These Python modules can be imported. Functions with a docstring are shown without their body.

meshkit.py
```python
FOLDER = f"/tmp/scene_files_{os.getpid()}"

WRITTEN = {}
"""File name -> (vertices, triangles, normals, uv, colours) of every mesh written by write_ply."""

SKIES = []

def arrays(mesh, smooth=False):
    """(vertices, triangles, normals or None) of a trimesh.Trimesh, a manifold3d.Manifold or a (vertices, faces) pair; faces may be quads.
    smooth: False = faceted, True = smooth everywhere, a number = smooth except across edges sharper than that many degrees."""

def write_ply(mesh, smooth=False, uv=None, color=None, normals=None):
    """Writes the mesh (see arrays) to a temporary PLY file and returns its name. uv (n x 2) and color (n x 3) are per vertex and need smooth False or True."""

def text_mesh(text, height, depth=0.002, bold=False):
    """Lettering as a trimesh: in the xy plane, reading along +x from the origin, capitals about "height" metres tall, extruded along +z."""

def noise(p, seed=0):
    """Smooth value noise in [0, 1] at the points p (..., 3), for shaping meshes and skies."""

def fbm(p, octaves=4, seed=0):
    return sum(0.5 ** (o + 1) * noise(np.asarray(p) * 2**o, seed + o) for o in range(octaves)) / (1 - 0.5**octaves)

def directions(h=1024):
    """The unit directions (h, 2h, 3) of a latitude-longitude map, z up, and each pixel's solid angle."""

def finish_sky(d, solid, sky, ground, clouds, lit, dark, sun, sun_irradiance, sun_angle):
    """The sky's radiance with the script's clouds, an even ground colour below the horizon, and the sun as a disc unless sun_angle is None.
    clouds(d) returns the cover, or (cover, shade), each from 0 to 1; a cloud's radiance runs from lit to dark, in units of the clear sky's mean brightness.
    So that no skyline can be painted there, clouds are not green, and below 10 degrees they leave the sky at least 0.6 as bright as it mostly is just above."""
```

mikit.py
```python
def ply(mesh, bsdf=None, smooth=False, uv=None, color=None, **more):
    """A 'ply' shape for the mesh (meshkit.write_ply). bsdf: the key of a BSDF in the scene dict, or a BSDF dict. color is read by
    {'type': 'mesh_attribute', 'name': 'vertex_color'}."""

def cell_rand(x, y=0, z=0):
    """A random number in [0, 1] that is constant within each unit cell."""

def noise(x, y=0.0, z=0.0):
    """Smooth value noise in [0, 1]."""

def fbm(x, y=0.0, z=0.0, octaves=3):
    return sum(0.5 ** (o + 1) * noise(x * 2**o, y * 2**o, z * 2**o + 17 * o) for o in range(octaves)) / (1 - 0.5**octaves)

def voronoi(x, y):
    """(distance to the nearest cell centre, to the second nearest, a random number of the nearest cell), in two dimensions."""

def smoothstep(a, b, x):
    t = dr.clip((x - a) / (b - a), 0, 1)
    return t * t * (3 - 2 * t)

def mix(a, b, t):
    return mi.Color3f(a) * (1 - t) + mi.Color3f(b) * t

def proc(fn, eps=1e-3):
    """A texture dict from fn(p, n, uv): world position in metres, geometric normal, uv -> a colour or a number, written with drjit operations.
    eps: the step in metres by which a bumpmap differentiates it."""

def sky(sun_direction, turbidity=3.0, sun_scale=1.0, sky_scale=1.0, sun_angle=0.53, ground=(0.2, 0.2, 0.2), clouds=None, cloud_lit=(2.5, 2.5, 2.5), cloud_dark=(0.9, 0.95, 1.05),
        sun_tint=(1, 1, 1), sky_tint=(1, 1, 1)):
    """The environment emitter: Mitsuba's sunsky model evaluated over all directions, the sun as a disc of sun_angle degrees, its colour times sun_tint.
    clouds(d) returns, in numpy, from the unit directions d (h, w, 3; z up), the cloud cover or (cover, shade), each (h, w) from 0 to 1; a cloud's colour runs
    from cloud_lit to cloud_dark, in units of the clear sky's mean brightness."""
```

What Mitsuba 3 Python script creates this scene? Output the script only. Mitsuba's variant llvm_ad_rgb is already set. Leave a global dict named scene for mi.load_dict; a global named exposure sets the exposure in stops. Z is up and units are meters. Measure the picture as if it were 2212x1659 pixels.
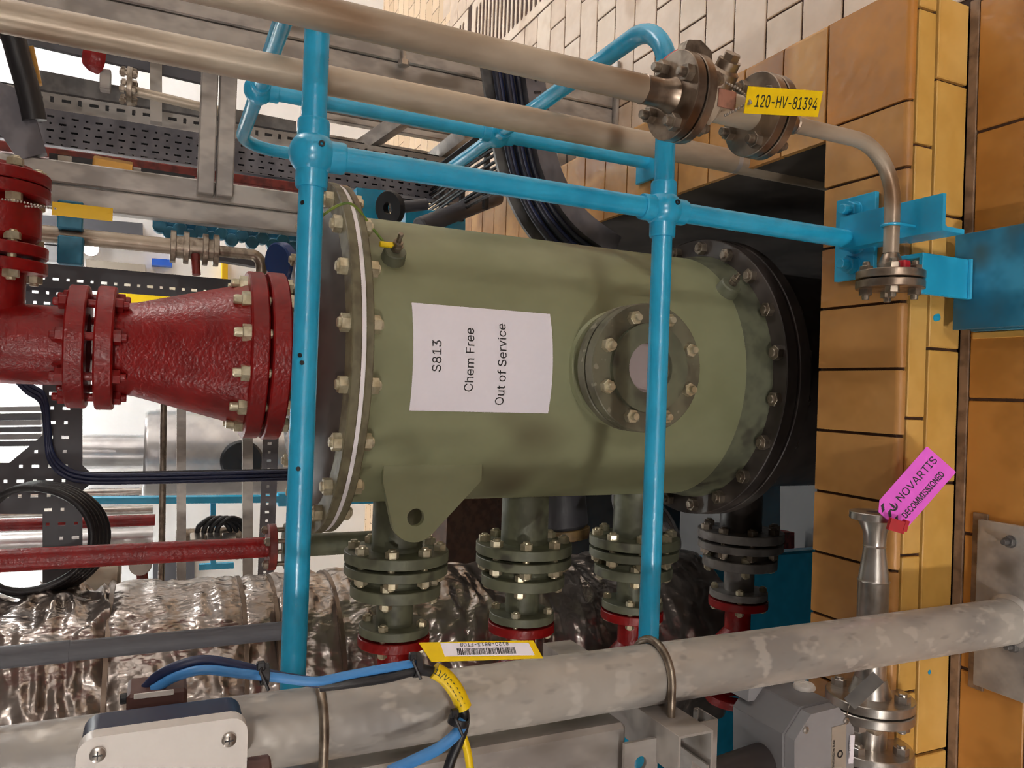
import math, random
import numpy as np
import trimesh
import drjit as dr
import mitsuba as mi
import mikit, meshkit
from mikit import proc, noise, fbm, smoothstep, mix, cell_rand
from shapely.geometry import Polygon, box as sbox, Point
from shapely.ops import unary_union

random.seed(7)
scene, labels = {'type': 'scene'}, {}

# ------------------------------------------------------------------ camera, lights, exposure
# World: X right, Y away from the viewer, Z up, metres, floor top at z = 0. The phone was held sideways (world up = picture left).
F, CX, CY = 1660.0, 1106.0, 829.5
_dn = np.array([3594.0, 140.0, F]); _dn /= np.linalg.norm(_dn)
_fw = np.array([-(F * F - 14.5 * 140) / 3594, -14.5, F]); _fw /= np.linalg.norm(_fw)
CAM = np.stack([np.cross(_fw, -_dn), _fw, -_dn])
EYE = np.array([0.0, 0.0, 1.376])
_look, _up = CAM @ np.array([0, 0, 1.0]), CAM @ np.array([0, -1.0, 0])
scene['camera'] = {'type': 'perspective', 'fov': 2 * math.degrees(math.atan(1106 / F)), 'fov_axis': 'x', 'near_clip': 0.05, 'far_clip': 100.0,
                   'to_world': mi.ScalarTransform4f().look_at(origin=EYE.tolist(), target=(EYE + _look).tolist(), up=_up.tolist())}
exposure = 1.12
WARM, COOL, DAY = (1.0, 0.945, 0.885), (0.97, 1.0, 0.98), (0.93, 0.97, 1.0)
# (name, centre, length along X or Y, axis, radiance, tint)
LAMPS = [
    ('near', (-1.45, -3.3, 2.05), 0.8, 'y', 680, WARM),
    ('near', (1.15, -3.3, 2.00), 0.8, 'y', 420, WARM),
    ('near', (-2.8, 0.0, 2.20), 1.2, 'y', 50, WARM),
    ('far', (-1.9, 4.95, 2.55), 1.5, 'x', 62, COOL),
    ('far', (0.2, 4.95, 2.55), 1.5, 'x', 62, COOL),
    ('far', (2.3, 4.95, 2.55), 1.5, 'x', 72, COOL),
    ('far', (3.1, 2.4, 2.60), 1.5, 'y', 75, WARM),
    ('far', (-2.6, 3.4, 2.60), 1.5, 'y', 16, COOL),
    ('low', (-0.6, 4.7, -0.9), 1.5, 'x', 28, DAY),
]


def at(x, y, Y):
    """The point of the plane 'Y metres away' seen at photo pixel (x, y); used to measure the place."""
    d = CAM @ np.array([x - CX, y - CY, F]); return EYE + d * (Y / d[1])


def atz(x, y, z):
    d = CAM @ np.array([x - CX, y - CY, F]); return EYE + d * ((z - EYE[2]) / d[2])


def atx(x, y, X):
    d = CAM @ np.array([x - CX, y - CY, F]); return EYE + d * (X / d[0])


# ------------------------------------------------------------------ helpers
def lin(r, g, b):
    f = lambda c: (c / 12.92 if c <= 0.04045 else ((c + 0.055) / 1.055) ** 2.4)
    return [f(r / 255), f(g / 255), f(b / 255)]


def numbered(name):
    if name not in labels and name not in scene: return name
    k = 1
    while f'{name}_{k:03d}' in labels or f'{name}_{k:03d}' in scene: k += 1
    return f'{name}_{k:03d}'


_plies = {}


def shape(mesh, mat, smooth=30, **kw):
    key = (id(mesh), mat, smooth)
    if key not in _plies: _plies[key] = (mikit.ply(mesh, mat, smooth=smooth), mesh)
    return {**_plies[key][0], **kw}


def thing(name, label, cat, group=None):
    k = numbered(name); labels[k] = {'label': label, 'category': cat}
    if group: labels[k]['group'] = group
    return k


def part(t, name, mesh, mat, smooth=30, label=None, kind=None, xf=None):
    k = numbered(t + '__' + name)
    scene[k] = shape(mesh, mat, smooth)
    if xf is not None: scene[k]['to_world'] = mi.ScalarTransform4f(xf)
    if label or kind:
        labels[k] = {}
        if label: labels[k]['label'] = label
        if kind: labels[k]['kind'] = kind
    return k


def solo(name, mesh, mat, label, cat, group=None, smooth=30):
    k = thing(name, label, cat, group); scene[k] = shape(mesh, mat, smooth); return k


def struct(name, mesh, mat, label=None, smooth=30):
    k = numbered(name); labels[k] = {'kind': 'structure'}
    if label: labels[k]['label'] = label
    if mesh is not None: scene[k] = shape(mesh, mat, smooth)
    return k


def cat(*ms): return trimesh.util.concatenate([m for m in ms])


def frame(pos, z, x=None):
    z = np.asarray(z, float); z = z / np.linalg.norm(z)
    if x is None: x = (0, 0, 1) if abs(z[2]) < 0.9 else (1, 0, 0)
    x = np.asarray(x, float); x = x - z * (x @ z); x /= np.linalg.norm(x)
    m = np.eye(4); m[:3, 0], m[:3, 1], m[:3, 2], m[:3, 3] = x, np.cross(z, x), z, pos
    return m


def put(mesh, pos, z=(0, 0, 1), x=None):
    m = mesh.copy(); m.apply_transform(frame(pos, z, x)); return m


def bx(x0, x1, y0, y1, z0, z1, b=0.0015):
    """A box with chamfered edges."""
    lo, hi = np.minimum([x0, y0, z0], [x1, y1, z1]), np.maximum([x0, y0, z0], [x1, y1, z1])
    if b <= 0:
        m = trimesh.creation.box(hi - lo); m.apply_translation((lo + hi) / 2); return m
    b = min(b, (hi - lo).min() * 0.4)
    P = []
    for i in range(8):
        s = np.array([i & 1, i >> 1 & 1, i >> 2 & 1])
        for k in range(3):
            q = np.where(s, hi - b, lo + b).astype(float); q[k] = hi[k] if s[k] else lo[k]; P.append(q)
    return trimesh.convex.convex_hull(np.array(P))


def lathe(prof, seg=48):
    """Closed solid of revolution about local z from a profile of (radius, z)."""
    prof = [(max(r, 0), z) for r, z in prof]
    a = np.arange(seg) * 2 * np.pi / seg
    V = np.concatenate([np.stack([r * np.cos(a), r * np.sin(a), np.full(seg, z)], 1) for r, z in prof]); n = len(prof)
    Fc = []
    i = np.arange(seg); j = (i + 1) % seg
    for k in range(n - 1):
        A, B = k * seg, (k + 1) * seg
        if prof[k][0] > 0: Fc.append(np.stack([A + i, A + j, B + j], 1))
        if prof[k + 1][0] > 0: Fc.append(np.stack([A + i, B + j, B + i], 1))
    m = trimesh.Trimesh(V, np.concatenate(Fc), process=True)
    return m


def ring(R, r, t, c=0.0015, seg=48):
    """Flange ring: outer R, bore r, thickness t, edges chamfered, base at z = 0."""
    return lathe([(r, 0), (R - c, 0), (R, c), (R, t - c), (R - c, t), (r, t), (r, 0)], seg)


def disc(R, t, c=0.0015, seg=48):
    return lathe([(0, 0), (R - c, 0), (R, c), (R, t - c), (R - c, t), (0, t)], seg)


def rod(p0, p1, r, seg=24, cap=True):
    p0, p1 = np.asarray(p0, float), np.asarray(p1, float); L = np.linalg.norm(p1 - p0)
    c = min(r * 0.15, L * 0.2)
    prof = [(0, 0), (r - c, 0), (r, c), (r, L - c), (r - c, L), (0, L)]
    return put(lathe(prof, seg), p0, p1 - p0)


def pipe(p0, p1, r, wall=0.004, seg=40):
    p0, p1 = np.asarray(p0, float), np.asarray(p1, float); L = np.linalg.norm(p1 - p0)
    return put(lathe([(r - wall, 0), (r, 0), (r, L), (r - wall, L), (r - wall, 0)], seg), p0, p1 - p0)


def smooth_path(pts, n=8):
    P = np.asarray(pts, float)
    if len(P) < 3: return P
    Q = np.vstack([2 * P[0] - P[1], P, 2 * P[-1] - P[-2]]); out = []
    for k in range(1, len(Q) - 2):
        for t in np.arange(n) / n:
            a, b, c, d = Q[k - 1:k + 3]
            out.append(0.5 * (2 * b + (c - a) * t + (2 * a - 5 * b + 4 * c - d) * t * t + (3 * b - a - 3 * c + d) * t ** 3))
    return np.vstack(out + [P[-1]])


def fillet_path(pts, r, n=10):
    """A polyline with corners rounded to radius r (pipe bends)."""
    P = [np.asarray(p, float) for p in pts]; out = [P[0]]
    for k in range(1, len(P) - 1):
        u, v = P[k - 1] - P[k], P[k + 1] - P[k]; lu, lv = np.linalg.norm(u), np.linalg.norm(v); u /= lu; v /= lv
        ang = math.acos(np.clip(u @ v, -1, 1)); d = min(r / math.tan(ang / 2), lu * 0.95, lv * 0.95); rr = d * math.tan(ang / 2)
        c = P[k] + (u + v) / np.linalg.norm(u + v) * rr / math.sin(ang / 2)
        a, b = P[k] + u * d - c, P[k] + v * d - c; w = math.pi - ang
        for t in np.linspace(0, 1, n): out.append(c + (math.sin((1 - t) * w) * a + math.sin(t * w) * b) / math.sin(w))
    out.append(P[-1]); return np.array(out)


def tube(path, r, sides=20, cap=True):
    P = np.asarray(path, float); n = len(P); r = np.broadcast_to(r, (n,))
    T = np.gradient(P, axis=0); T /= np.linalg.norm(T, axis=1, keepdims=True)
    u = np.cross(T[0], (0, 0, 1) if abs(T[0][2]) < 0.9 else (1, 0, 0)); u /= np.linalg.norm(u)
    a = np.arange(sides) * 2 * np.pi / sides; V = []
    for k in range(n):
        u = u - T[k] * (u @ T[k]); u /= np.linalg.norm(u); w = np.cross(T[k], u)
        V.append(P[k] + r[k] * (np.cos(a)[:, None] * u + np.sin(a)[:, None] * w))
    V = np.concatenate(V + [P[:1], P[-1:]]); i = np.arange(sides); j = (i + 1) % sides; Fc = []
    for k in range(n - 1):
        A, B = k * sides, (k + 1) * sides
        Fc += [np.stack([A + i, A + j, B + j], 1), np.stack([A + i, B + j, B + i], 1)]
    if cap:
        Fc += [np.stack([j, i, i * 0 + n * sides], 1), np.stack([(n - 1) * sides + i, (n - 1) * sides + j, i * 0 + n * sides + 1], 1)]
    return trimesh.Trimesh(V, np.concatenate(Fc), process=False)


def extr(poly, h):
    gs = getattr(poly, 'geoms', [poly])
    return cat(*[trimesh.creation.extrude_polygon(g, h, engine='earcut') for g in gs])


def hexnut(af, h):
    """Hexagonal nut with rounded crown, across-flats af, base at z = 0."""
    R = af / math.sqrt(3)
    return lathe([(0, 0), (R, 0), (R, h * 0.93), (R * 0.93, h), (0, h)], 6)


def bolt(d, grip, out=0.28, washer=False):
    """Stud with a nut on each end of a grip from z = 0 to z = grip."""
    af, h = d * 1.55, d * 0.85
    s = lathe([(0, -h - out * d), (d * .42, -h - out * d), (d * .5, -h - out * d * .7), (d * .5, grip + h + out * d * .7), (d * .42, grip + h + out * d), (0, grip + h + out * d)], 12)
    n1 = hexnut(af, h); n1.apply_translation((0, 0, grip)); n2 = hexnut(af, h); n2.apply_transform(frame((0, 0, 0), (0, 0, -1)))
    ms = [s, n1, n2]
    if washer:
        w = disc(d * 0.98, d * 0.12, d * 0.02, 16); w2 = w.copy(); w.apply_translation((0, 0, grip)); w2.apply_translation((0, 0, -d * .12)); ms += [w, w2]
    return cat(*ms)


def bolts(t, pos, axis, Rb, n, d, grip, mat, phase=0.0, name='bolt', out=0.28, x=None, keep=None):
    m = bolt(d, grip, out); fr = frame(pos, axis, x)
    for k in range(n):
        if keep is not None and k not in keep: continue
        a = phase + 2 * math.pi * k / n
        L = np.eye(4); L[:3, 3] = (Rb * math.cos(a), Rb * math.sin(a), 0)
        ca, sa = math.cos(a * 1.7), math.sin(a * 1.7); L[:2, :2] = [[ca, -sa], [sa, ca]]
        part(t, name, m, mat, 25, xf=fr @ L)


def text(s, h, pos, xdir, up, depth=0.0006, bold=False, sx=1.0, centre=True):
    m = meshkit.text_mesh(s, h, depth, bold)
    m.apply_scale([sx, 1, 1])
    if centre: m.apply_translation([-(m.bounds[0][0] + m.bounds[1][0]) / 2, 0, 0])
    x = np.asarray(xdir, float); x /= np.linalg.norm(x); u = np.asarray(up, float); u = u - x * (u @ x); u /= np.linalg.norm(u)
    M = np.eye(4); M[:3, 0], M[:3, 1], M[:3, 2], M[:3, 3] = x, u, np.cross(x, u), pos
    m.apply_transform(M); return m


def plate(poly, t, pos, xdir, up):
    """A shapely outline extruded t thick; the outline's x runs along xdir, its y along up, the front is at pos."""
    m = extr(poly, t); m.apply_translation((0, 0, -t))
    x = np.asarray(xdir, float); x /= np.linalg.norm(x); u = np.asarray(up, float); u = u - x * (u @ x); u /= np.linalg.norm(u)
    M = np.eye(4); M[:3, 0], M[:3, 1], M[:3, 2], M[:3, 3] = x, u, np.cross(x, u), pos
    m.apply_transform(M); return m


def rrect(w, h, r, cx=0, cy=0): return sbox(cx - w / 2 + r, cy - h / 2 + r, cx + w / 2 - r, cy + h / 2 - r).buffer(r, 4)


# ------------------------------------------------------------------ materials
def mat(name, base, rough=0.5, metal=0.0, bump=None, scale=1.0, **kw):
    b = {'type': 'principled', 'base_color': {'type': 'rgb', 'value': base} if isinstance(base, (list, tuple)) else base, 'roughness': rough, 'metallic': metal, 'specular': kw.pop('spec', 0.5), **kw}
    if bump is not None: b = {'type': 'bumpmap', 'relief': bump, 'scale': scale, 'bsdf': b}
    scene['mat_' + name] = {'type': 'twosided', 'bsdf': b}
    return 'mat_' + name


def flecked(c0, c1, f=30.0, lo=0.35, hi=0.7, c2=None, f2=9.0, lo2=0.62, hi2=0.8, sz=1.0):
    def fn(p, n, uv):
        c = mix(c0, c1, smoothstep(lo, hi, fbm(p.x * f, p.y * f, p.z * f * sz, 4)))
        if c2 is not None: c = mix(c, c2, smoothstep(lo2, hi2, fbm(p.x * f2 + 7, p.y * f2 + 3, p.z * f2 * sz + 11, 3)))
        return c
    return proc(fn)


def bumps(f, sz=1.0): return proc(lambda p, n, uv: fbm(p.x * f, p.y * f, p.z * f * sz, 2), eps=2e-4)


paint_relief = bumps(140.0, 0.5)
BLUE = mat('blue_paint', flecked(lin(30, 150, 190), lin(40, 160, 200), 22, c2=lin(26, 140, 180)), 0.24, 0.0, paint_relief, 0.0005, clearcoat=1.0, clearcoat_gloss=0.95)
TEAL = mat('old_blue_paint', flecked(lin(24, 92, 120), lin(52, 128, 158), 14, c2=lin(58, 80, 84), lo2=0.55), 0.45)
RED = mat('red_paint', flecked(lin(128, 12, 12), lin(112, 8, 9), 25, c2=lin(98, 8, 8)), 0.36, 0.0, bumps(170), 0.0011, spec=0.35, clearcoat=0.25, clearcoat_gloss=0.85)
RUST_RED = mat('worn_red_paint', flecked(lin(118, 34, 24), lin(88, 24, 18), 40, c2=lin(120, 70, 45)), 0.5)
GREEN = mat('green_paint', flecked(lin(134, 136, 106), lin(122, 124, 94), 8, 0.3, 0.75, c2=lin(92, 86, 66), f2=5, lo2=0.58, hi2=0.85, sz=0.6), 0.42, spec=0.35)
DARKGREEN = mat('dark_green_paint', flecked(lin(98, 100, 80), lin(84, 86, 70), 26, c2=lin(64, 62, 52), f2=16), 0.5)
NOZZLE = mat('dirty_green_metal', flecked(lin(104, 102, 84), lin(84, 80, 66), 20, c2=lin(132, 128, 112), f2=60, lo2=0.68, hi2=0.78), 0.45, 0.1)
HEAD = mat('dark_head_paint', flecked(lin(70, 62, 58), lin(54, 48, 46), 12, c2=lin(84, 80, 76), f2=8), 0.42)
RIM = mat('rusty_green_rim', flecked(lin(104, 98, 74), lin(86, 78, 58), 40, c2=lin(132, 84, 48), f2=6, lo2=0.6, hi2=0.8), 0.55)
WHITE = mat('white_gasket', lin(238, 232, 236), 0.5)
PAPER = mat('paper', lin(236, 230, 238), 0.55)
INK = mat('black_print', lin(26, 24, 26), 0.6)
STEEL = mat('weathered_steel', flecked(lin(176, 162, 144), lin(150, 134, 116), 18, c2=lin(120, 92, 66), f2=11, lo2=0.55, hi2=0.8, sz=0.35), 0.36, 0.30)
STAIN = mat('bright_stainless', flecked(lin(205, 200, 194), lin(178, 170, 162), 30), 0.24, 0.9)
FLANGE = mat('dull_flange_steel', flecked(lin(164, 148, 132), lin(128, 112, 98), 40, c2=lin(104, 80, 62), f2=20), 0.32, 0.9)
BOLT = mat('zinc_bolt', flecked(lin(205, 196, 170), lin(176, 164, 134), 60), 0.3, 0.6)
DULLBOLT = mat('dull_bolt', flecked(lin(150, 138, 124), lin(112, 100, 88), 60), 0.36, 0.82)
GALV = mat('galvanised', flecked(lin(176, 170, 164), lin(146, 140, 136), 26, c2=lin(120, 112, 104), f2=14, sz=0.4), 0.42, 0.45)
def galv_streaks(p, n, uv):
    c = mix(lin(176, 170, 162), lin(146, 142, 138), smoothstep(0.35, 0.7, fbm(p.x * 22, p.y * 22, p.z * 7, 4)))
    c = mix(c, lin(196, 190, 182), 0.6 * smoothstep(0.58, 0.72, fbm(p.x * 60 + 3, p.y * 60, p.z * 30, 3)))
    c = mix(c, lin(150, 126, 96), 0.55 * smoothstep(0.55, 0.8, fbm(p.x * 16 + 9, p.y * 16, p.z * 5 + 4, 3)))
    return mix(c, lin(104, 100, 98), 0.4 * smoothstep(0.62, 0.85, fbm(p.x * 90, p.y * 90, p.z * 30, 3)))


GALVPIPE = mat('galvanised_pipe', proc(galv_streaks), 0.42, 0.3, bumps(60), 0.0015)
DARKGALV = mat('dark_galvanised', flecked(lin(110, 108, 106), lin(84, 82, 82), 22), 0.5, 0.4)
TRAY = mat('tray_metal', flecked(lin(112, 109, 114), lin(92, 90, 96), 18), 0.5, 0.45)
BLACK = mat('black_rubber', lin(22, 22, 26), 0.45)
CABLEBLUE = mat('blue_cable', lin(62, 128, 190), 0.38)
NAVY = mat('navy_cable', lin(26, 36, 70), 0.42)
YELLOW = mat('yellow_plastic', lin(232, 196, 16), 0.4)
AMBER = mat('amber_plastic', lin(214, 168, 10), 0.5)
PINK = mat('pink_card', lin(226, 92, 212), 0.6)
REDPLASTIC = mat('red_plastic', lin(170, 24, 34), 0.35)
EARTH = mat('earth_wire', flecked(lin(112, 130, 40), lin(84, 110, 40), 60), 0.5)
CREAM = mat('cream_plastic', lin(212, 206, 200), 0.4)
NAVYBOX = mat('navy_plastic', lin(30, 40, 62), 0.4)
GREYPAINT = mat('grey_paint', lin(134, 132, 134), 0.42)
DARKGREY = mat('dark_grey_paint', lin(74, 74, 80), 0.5)
LABELGREY = mat('label_plate', lin(170, 160, 148), 0.4, 0.3)
BROWNBOX = mat('brown_plastic', lin(78, 50, 44), 0.45)
BRASS = mat('brass', lin(200, 150, 80), 0.3, 0.8)
SILVER = mat('silver_cladding', flecked(lin(214, 212, 212), lin(190, 188, 190), 10), 0.28, 0.85)
FOIL = mat('crumpled_foil', flecked(lin(196, 186, 180), lin(166, 154, 146), 14, c2=lin(150, 128, 108), f2=7), 0.24, 0.9,
           proc(lambda p, n, uv: fbm(p.x * 42, p.y * 42, p.z * 20, 3), eps=5e-4), 0.009)
TAPE = mat('foil_tape', lin(120, 104, 92), 0.3, 0.8)
WALLWHITE = mat('white_wall', lin(238, 238, 238), 0.7)
GREYWALL = mat('grey_wall', lin(120, 116, 112), 0.8)
CEIL = mat('ceiling_grey', lin(104, 100, 98), 0.85)
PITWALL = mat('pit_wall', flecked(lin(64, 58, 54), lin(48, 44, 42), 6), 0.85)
GROUT = mat('dark_grout', flecked(lin(66, 40, 24), lin(50, 30, 18), 40), 0.8)
SEAL = mat('sealant', flecked(lin(130, 104, 82), lin(98, 76, 58), 50), 0.7)
tile_relief = bumps(55.0)


def tile_mat(name, c0, c1, c2, rough=0.38):
    return mat(name, flecked(c0, c1, 14, 0.3, 0.75, c2=c2, f2=7, lo2=0.58, hi2=0.86), rough, 0.0, tile_relief, 0.0012, spec=0.4)


KERB = [tile_mat(f'kerb_tile_{k}', lin(*a), lin(*b), lin(*c)) for k, (a, b, c) in enumerate([((176, 128, 74), (164, 116, 62), (138, 92, 52)), ((184, 136, 78), (170, 120, 66), (146, 98, 54)), ((168, 120, 68), (158, 110, 58), (132, 88, 50))])]
FACE = [tile_mat(f'face_tile_{k}', lin(*a), lin(*b), lin(*c), 0.34) for k, (a, b, c) in enumerate([((206, 164, 92), (196, 152, 78), (176, 132, 66)), ((200, 158, 84), (190, 146, 72), (170, 128, 62))])]
NEAR = [tile_mat(f'near_tile_{k}', lin(*a), lin(*b), lin(*c)) for k, (a, b, c) in enumerate([((170, 118, 58), (156, 104, 48), (124, 80, 38)), ((178, 124, 62), (160, 108, 50), (130, 84, 42))])]
FAR = [tile_mat(f'floor_tile_{k}', lin(*a), lin(*b), lin(*c), 0.42) for k, (a, b, c) in enumerate([((216, 196, 178), (206, 184, 164), (190, 164, 140)), ((210, 188, 168), (200, 178, 158), (184, 158, 134)), ((220, 202, 184), (210, 190, 170), (194, 170, 148))])]


def bar_tiles(p, n, uv):
    u, v = p.x / 0.24, p.y / 0.122
    row = dr.floor(v); u = u + 0.5 * (row - 2 * dr.floor(row / 2))
    fu, fv = u - dr.floor(u), v - dr.floor(v)
    g = dr.select((fu < 0.02) | (fv < 0.04), mi.Float(1), mi.Float(0))
    return mix(mix(lin(214, 188, 158), lin(200, 172, 140), cell_rand(dr.floor(u), row)), lin(96, 64, 42), g)


FARFLOOR = mat('distant_floor', proc(bar_tiles), 0.45)


def emitter(c, k): return {'type': 'area', 'radiance': {'type': 'rgb', 'value': [k * x for x in c]}}


# ------------------------------------------------------------------ the room
XL, XR, YB, YF, ZC = -3.4, 4.6, -4.2, 5.4, 3.6          # hall
PX0, PX1, PY0, PY1, PZ = -2.6, 0.53, 1.157, 3.30, -2.7  # opening in the floor, lower level
slab = cat(bx(XL, XR, YB, 0.957, -.2, -.004, 0), bx(PX1 + .2, XR, 0.957, YF, -.2, -.004, 0), bx(XL, PX1 + .2, PY1, YF, -.2, -.004, 0), bx(XL, PX0, .957, PY1, -.2, -.004, 0))
floor = struct('floor', slab, GROUT, 'tiled factory floor around the opening')
struct('ceiling', bx(XL, XR, YB, YF, ZC, ZC + .1, 0), CEIL)
struct('wall_back', bx(XL, XR, YF, YF + .1, PZ, ZC, 0), WALLWHITE, 'white wall behind the pipework')
struct('wall_left', bx(XL - .1, XL, YB, YF, -.2, ZC, 0), GREYWALL)
struct('wall_right', bx(XR, XR + .1, YB, YF, -.2, ZC, 0), WALLWHITE)
struct('wall_front', bx(XL, XR, YB - .1, YB, -.2, ZC, 0), GREYWALL)
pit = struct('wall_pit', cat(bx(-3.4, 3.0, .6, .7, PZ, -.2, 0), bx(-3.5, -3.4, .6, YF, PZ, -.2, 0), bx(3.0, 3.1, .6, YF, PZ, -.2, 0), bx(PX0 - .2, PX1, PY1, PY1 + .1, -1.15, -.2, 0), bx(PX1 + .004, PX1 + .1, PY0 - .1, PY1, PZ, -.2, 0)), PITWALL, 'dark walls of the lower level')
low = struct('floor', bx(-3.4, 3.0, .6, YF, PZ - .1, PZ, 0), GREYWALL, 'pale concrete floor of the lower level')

WHERE = ['behind the viewer on the left', 'behind the viewer on the right', 'to the left of the viewer', 'above the silver tank', 'above the red pipe', 'above the drain gratings', 'above the right side of the kerb', 'above the foil duct', '']
for (nm, c, L, axis, k, tint), wh in zip(LAMPS, WHERE):
    u = np.array([1.0, 0, 0]) if axis == 'x' else np.array([0, 1.0, 0]); c = np.array(c)
    lab = f'fluorescent batten hung from the ceiling {wh}' if wh else 'fluorescent batten under the slab of the lower level'
    t = thing('fluorescent_lamp', lab, 'lamp', 'fluorescent battens of the ' + ('near hall' if nm == 'near' else 'far hall' if nm == 'far' else 'lower level'))
    v = np.cross((0, 0, 1), u)
    e0, e1 = c - u * L / 2 - v * .06, c + u * L / 2 + v * .06
    part(t, 'housing', bx(*sum([[min(e0[i], e1[i]), max(e0[i], e1[i])] for i in range(2)], []), c[2] + .03, c[2] + .08, .004), CREAM)
    kx = part(t, 'tube', rod(c - u * L / 2, c + u * L / 2, .019, 16), CREAM)
    del scene[kx]['bsdf']; scene[kx]['emitter'] = emitter(tint, k)
    for sg in (-1, 1): part(t, 'hanger', rod(c + sg * u * L * .4 + [0, 0, .07], np.array([*(c + sg * u * L * .4)[:2], (ZC if c[2] > 0 else -.2)]), .004, 8), GALV)

# ---- floor tiles
G = 0.0058
tcache = {}


def tile(w, d, h, key):
    if (w, d, h) not in tcache: tcache[(w, d, h)] = bx(0, w, 0, d, 0, h, .0016)
    return tcache[(w, d, h)]


def lay(holder, x, y, z, w, d, h, m, dz=0.0, name='tile'):
    M = np.eye(4); M[:3, 3] = (x + G / 2, y + G / 2, z - h + dz)
    part(holder, name, tile(round(w - G, 4), round(d - G, 4), h, 0), m, 20, xf=M)


rng = random.Random(3)
for j in range(5):                       # near floor, between the viewer and the kerb
    for i in range(-5, 11):
        x0 = .513 - .25 * 2 + .25 * (i - 2) + (0.125 if j % 2 else 0)
        lay(floor, x0, .949 - .122 * (j + 1), 0, .25, .122, .012, NEAR[rng.randrange(2)], rng.uniform(-.0012, .0008))
for k in range(5): lay(floor, .775 + .24 * k, .949, 0, .24, .078, .012, FAR[rng.randrange(3)])
for j in range(1, 26):                   # far floor, right of the kerb
    y0 = .905 + .122 * j
    for i in range(-1, 5):
        x0 = .963 + .24 * i + (0.12 if j % 2 else 0)
        if x0 < .775:
            w = x0 + .24 - .775
            if w > .03: lay(floor, .775, y0, 0, round(w, 4), .122, .012, FAR[rng.randrange(3)])
            continue
        for (c0, c1) in ([(x0, min(x0 + .24, 1.555)), (max(x0, 1.945), x0 + .24)] if y0 > 2.3 else [(x0, x0 + .24)]):
            if c1 - c0 > .02: lay(floor, c0, y0, 0, round(c1 - c0, 4), .122, .012, FAR[rng.randrange(3)], rng.uniform(-.0008, .0006))
part(floor, 'far_paving', cat(bx(2.0, XR, YB, YF, -.004, 0, 0), bx(.775, 2.0, 4.08, YF, -.004, 0, 0), bx(XL, .3, PY1 + .25, YF, -.004, 0, 0)), FARFLOOR)
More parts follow.
